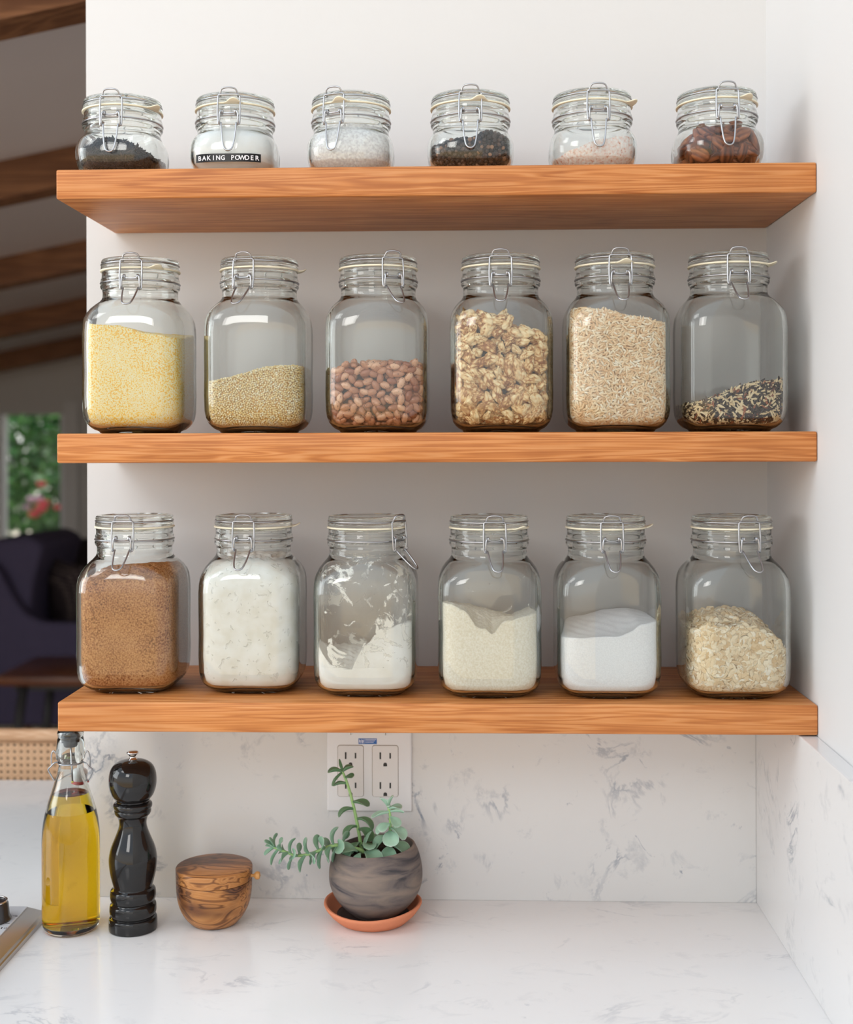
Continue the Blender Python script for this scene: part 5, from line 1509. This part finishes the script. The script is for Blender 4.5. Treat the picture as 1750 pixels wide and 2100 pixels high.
bk = [(-1.86, .30), (-1.89, .80), (-1.83, 1.08), (-1.58, 1.115), (-1.50, 1.07), (-1.55, .90), (-1.60, .45), (-1.60, .30)]
q = extr(bk, 4.14, 4.76, .03); mk('backrest', q[0], q[1], M['velvet'], ac, True, angle=50)
q = extr([(-1.62, .30), (-1.62, .46), (-1.00, .48), (-.97, .44), (-.97, .28)], 4.14, 4.76, .025); mk('seat_cushion', q[0], q[1], M['velvet'], ac, True, angle=50)
for lx, ly in ((-1.80, 4.12), (-1.02, 4.12), (-1.80, 4.78), (-1.02, 4.78)):
    v, f = lathe([(0, 0), (.012, 0), (.02, .26), (0, .26)], 12); mk('leg', v, f, M['beam'], ac, True, (lx + 1.35, ly - 4.45, 0), angle=40)
# cushion leaning on the backrest
bm = bmesh.new(); bmesh.ops.create_cube(bm, size=1); bmesh.ops.subdivide_edges(bm, edges=bm.edges[:], cuts=9, use_grid_fill=True)
for v_ in bm.verts:
    x, y, z = v_.co * 2
    e = (1 - abs(y) ** 2.2) * (1 - abs(z) ** 2.2); x *= .12 + .88 * e ** .5
    v_.co = Vector((x * .065, y * .20 * (1 - .06 * (1 - z * z)), z * .19 * (1 - .06 * (1 - y * y))))
cv = [tuple(v_.co) for v_ in bm.verts]; cf = [tuple(v_.index for v_ in q.verts) for q in bm.faces]; bm.free()
m, nt, out = newmat('dotted_cushion_fabric'); b = principled(nt, out, (.05, .04, .04, 1), .9, spec=.1)
co = N(nt, 'ShaderNodeTexCoord'); vo = N(nt, 'ShaderNodeTexVoronoi'); vo.inputs['Scale'].default_value = 55; vo.inputs['Randomness'].default_value = .15; nt.links.new(co.outputs['Object'], vo.inputs['Vector'])
r = ramp(nt, [(.25, srgb(120, 106, 102)), (.42, srgb(52, 44, 46))]); nt.links.new(vo.outputs['Distance'], r.inputs[0]); nt.links.new(r.outputs[0], b.inputs['Base Color'])
cu_ = mk('cushion', cv, cf, m, None, True, (-1.455, 4.36, .800)); cu_.rotation_euler = (0.1, -.22, .75)
tag(cu_, 'dark dotted cushion resting in the armchair', 'cushion')
# dark chair back further away
dc = empty('dining_chair', (-1.42, 5.2, 0)); tag(dc, 'dark high-backed chair behind the armchair by the garden wall', 'chair')
def dbox(name, d, bev=.012):
    vv, ff = bevbox(*d, b=bev, seg=2); return mk(name, [(x + 1.42, y - 5.2, z) for x, y, z in vv], ff, M['cushion'], dc, True, angle=40)
dbox('backrest', (-1.638, -1.20, 4.98, 5.04, .60, 1.035)); dbox('seat', (-1.64, -1.19, 5.03, 5.45, .43, .50))
for q in ((-1.635, -1.60, 4.99, 5.03), (-1.235, -1.20, 4.99, 5.03), (-1.635, -1.60, 5.40, 5.44), (-1.235, -1.20, 5.40, 5.44)): dbox('leg', q + ((0.0, .62) if q[2] < 5.1 else (0.0, .44)), .004)
# side table
M['walnut_wood'] = wood_mat('dark_table_wood', srgb(112, 66, 42), srgb(84, 46, 28), srgb(140, 88, 58), scale=.5, rough=.3)
M['dark_metal'] = plain('dark_metal', (.03, .028, .028, 1), .5)
tb = empty('side_table', (-1.0, 3.45, 0)); tag(tb, 'dark wooden low table with splayed legs in front of the armchair', 'table')
vv, ff = bevbox(-1.385, -.62, 3.22, 3.70, .598, .632, .004, 2); mk('table_top', [(x + 1.0, y - 3.45, z) for x, y, z in vv], ff, M['walnut_wood'], tb, True, angle=40)
for sx in (-1, 1):
    for sy in (-1, 1):
        mk('leg', *tube([(sx * .29, sy * .17, .598), (sx * .36, sy * .21, 0.0)], [.020, .012], 10), M['dark_metal'], tb)
vv, ff = bevbox(-1.33, -.68, 3.28, 3.64, .568, .598, .003, 1); mk('apron', [(x + 1.0, y - 3.45, z) for x, y, z in vv], ff, M['dark_metal'], tb, False)

# garden outside the window
M['leafG'] = grain_mat('garden_leaves', [(0, srgb(40, 88, 44)), (.5, srgb(80, 142, 66)), (.85, srgb(132, 184, 98)), (1, srgb(190, 220, 178))], rough=.5)
M['earth'] = plain('garden_ground', srgb(110, 120, 80), .9)
struct('ground_outside', box(-9, 4, 6.4, 13, -.08, -.02), M['earth'])
def bush(cx, cy, cz, rx, ry, rz, n, label, seed, flowers=()):
    r = np.random.default_rng(seed)
    root = empty('garden_bush', (cx, cy, -.02)); tag(root, label, 'bush', 'bushes in the garden')
    u = r.normal(0, 1, (n, 3)); u /= np.linalg.norm(u, axis=1)[:, None]
    P = u * (r.random((n, 1)) ** .35) * np.array([rx, ry, rz]) + np.array([0, 0, cz + .02])
    P[:, 2] = np.maximum(P[:, 2], .02)
    P += .10 * np.sin(P[:, [1, 2, 0]] * 9)
    tv = np.array([(0, 0, 0), (.5, .32, .06), (1, 0, 0), (.5, -.32, .06)]); tf = np.array([[0, 1, 2, 3]])
    R = frames(u + .01, r, .9)
    a, b_ = instance(tv, tf, P, R, np.full((n, 3), .075) * (1 + r.normal(0, .25, (n, 1))))
    big('foliage', a, b_, np.repeat(np.clip(r.normal(.45, .28, n), 0, 1), 4), M['leafG'], root, False)
    v, f = lathe([(0, 0), (.05, 0), (.03, cz), (0, cz)], 10); mk('trunk', v, f, M['beam'], root)
    for i, (fx, fy, fz, fr_, mt) in enumerate(flowers):
        v, f = lathe([(0, -fr_ * .7), (fr_ * .7, -fr_ * .4), (fr_, fr_ * .1), (fr_ * .8, fr_ * .5), (fr_ * .3, fr_ * .35), (0, fr_ * .6)], 10)
        mk('flower', v, f, mt, root, True, (fx - cx, fy - cy, fz + .02))
M['red_flower'] = plain('red_petals', srgb(236, 84, 92), .6); M['pink_flower'] = plain('pink_petals', srgb(240, 190, 214), .6)
RF, PF = M['red_flower'], M['pink_flower']
bush(-2.62, 8.1, 1.05, .70, .5, .95, 5200, 'flowering garden bush with red and pink blooms outside the window', 3,
     [(-2.71, 7.50, 1.02, .045, RF), (-2.66, 7.50, 1.06, .05, RF), (-2.64, 7.50, 1.10, .045, RF), (-2.72, 7.50, 1.13, .045, PF), (-2.675, 7.50, 1.135, .035, PF), (-2.655, 7.50, 1.24, .038, RF), (-2.54, 7.5, 1.07, .03, RF), (-2.46, 7.52, 1.10, .03, RF), (-2.47, 7.52, 1.29, .04, RF), (-2.76, 7.5, 1.07, .03, PF)])
bush(-4.15, 9.6, 1.7, .75, .7, 1.6, 5500, 'tall dark green garden bush at the left behind the blooms', 5)
bush(-2.80, 10.0, 1.9, .75, .6, 1.8, 5500, 'tall dark green garden bush at the right behind the blooms', 8)
bush(-2.9, 11.4, 2.3, 2.6, .8, 2.2, 9000, 'big leafy hedge farthest from the window', 9)

# ============================================================ LIGHT
w = bpy.data.worlds.new('World'); S.world = w; w.use_nodes = True
wn = w.node_tree
bg = [n for n in wn.nodes if n.type == 'BACKGROUND'][0]
bg.inputs[1].default_value = WORLD
tc = N(wn, 'ShaderNodeTexCoord'); sx = N(wn, 'ShaderNodeSeparateXYZ'); wn.links.new(tc.outputs['Generated'], sx.inputs[0])
hgt = math_n(wn, 'MULTIPLY_ADD', sx.outputs['Z'], 0.5, 0.5)
wr = ramp(wn, [(0.0, WDN), (0.42, WDN), (0.50, WMID), (0.58, WMID), (0.68, WUP), (1.0, WUP)])
wn.links.new(hgt, wr.inputs[0]); wn.links.new(wr.outputs[0], bg.inputs[0])
def area(name, loc, target, sx, sy, power, col=(1, 1, 1)):
    l = bpy.data.lights.new(name, 'AREA'); l.shape = 'RECTANGLE'; l.size = sx; l.size_y = sy; l.energy = power; l.color = col
    o = bpy.data.objects.new(name, l); o.location = loc
    o.rotation_euler = (Vector(target) - Vector(loc)).to_track_quat('-Z', 'Y').to_euler()
    COL.objects.link(o); return o
area('daylight_kitchen_window', (-1.55, -1.46, 3.17), (0.45, -0.1, 1.40), 0.75, 0.65, KEY, (1.0, 0.99, 0.975))
area('daylight_side_window', (-2.7, -0.55, 2.0), (0.8, -0.2, 1.6), 1.7, 1.5, SIDE, (0.92, 0.97, 1.0))
area('added_living_fill', (0.80, 2.2, 1.35), (-2.0, 2.6, 1.7), 1.5, 1.3, LIVING_FILL, (1.0, 0.98, 0.97))  # unseen fill lamp added to brighten the dim living room
area('daylight_front_window', (-0.65, -3.4, 2.80), (0.45, -0.1, 1.45), 1.0, 0.85, FRONT, (1.0, 0.97, 0.93))

# ============================================================ CAMERA
cd = bpy.data.cameras.new('Camera'); cam = bpy.data.objects.new('Camera', cd); COL.objects.link(cam)
cd.sensor_fit = 'HORIZONTAL'; cd.sensor_width = 24.0; cd.lens = 24.0 * 2600.0 / 1750.0
cd.shift_x = 0.0; cd.shift_y = -(1050 - 903.87) / 1750.0
cd.clip_start = 0.05; cd.clip_end = 60
cam.matrix_world = Matrix.Translation(EYE) @ Matrix.Rotation(0.03353, 4, 'Z') @ Matrix.Rotation(PI / 2, 4, 'X') @ Matrix.Rotation(-0.00274, 4, 'Z')
cd.dof.use_dof = True; cd.dof.focus_distance = 1.475; cd.dof.aperture_fstop = 3.2
S.camera = cam

S.view_settings.view_transform = 'Standard'; S.view_settings.look = 'None'
S.view_settings.exposure = EXPO; S.view_settings.gamma = 1.0; S.view_settings.use_curve_mapping = False
cy = S.cycles
cy.max_bounces = 13; cy.diffuse_bounces = 4; cy.glossy_bounces = 5; cy.transmission_bounces = 13; cy.transparent_max_bounces = 12; cy.volume_bounces = 0
cy.caustics_reflective = True; cy.caustics_refractive = True; cy.blur_glossy = 0.5
cy.sample_clamp_indirect = 25.0
cy.use_denoising = True
cy.use_adaptive_sampling = True; cy.adaptive_threshold = 0.05
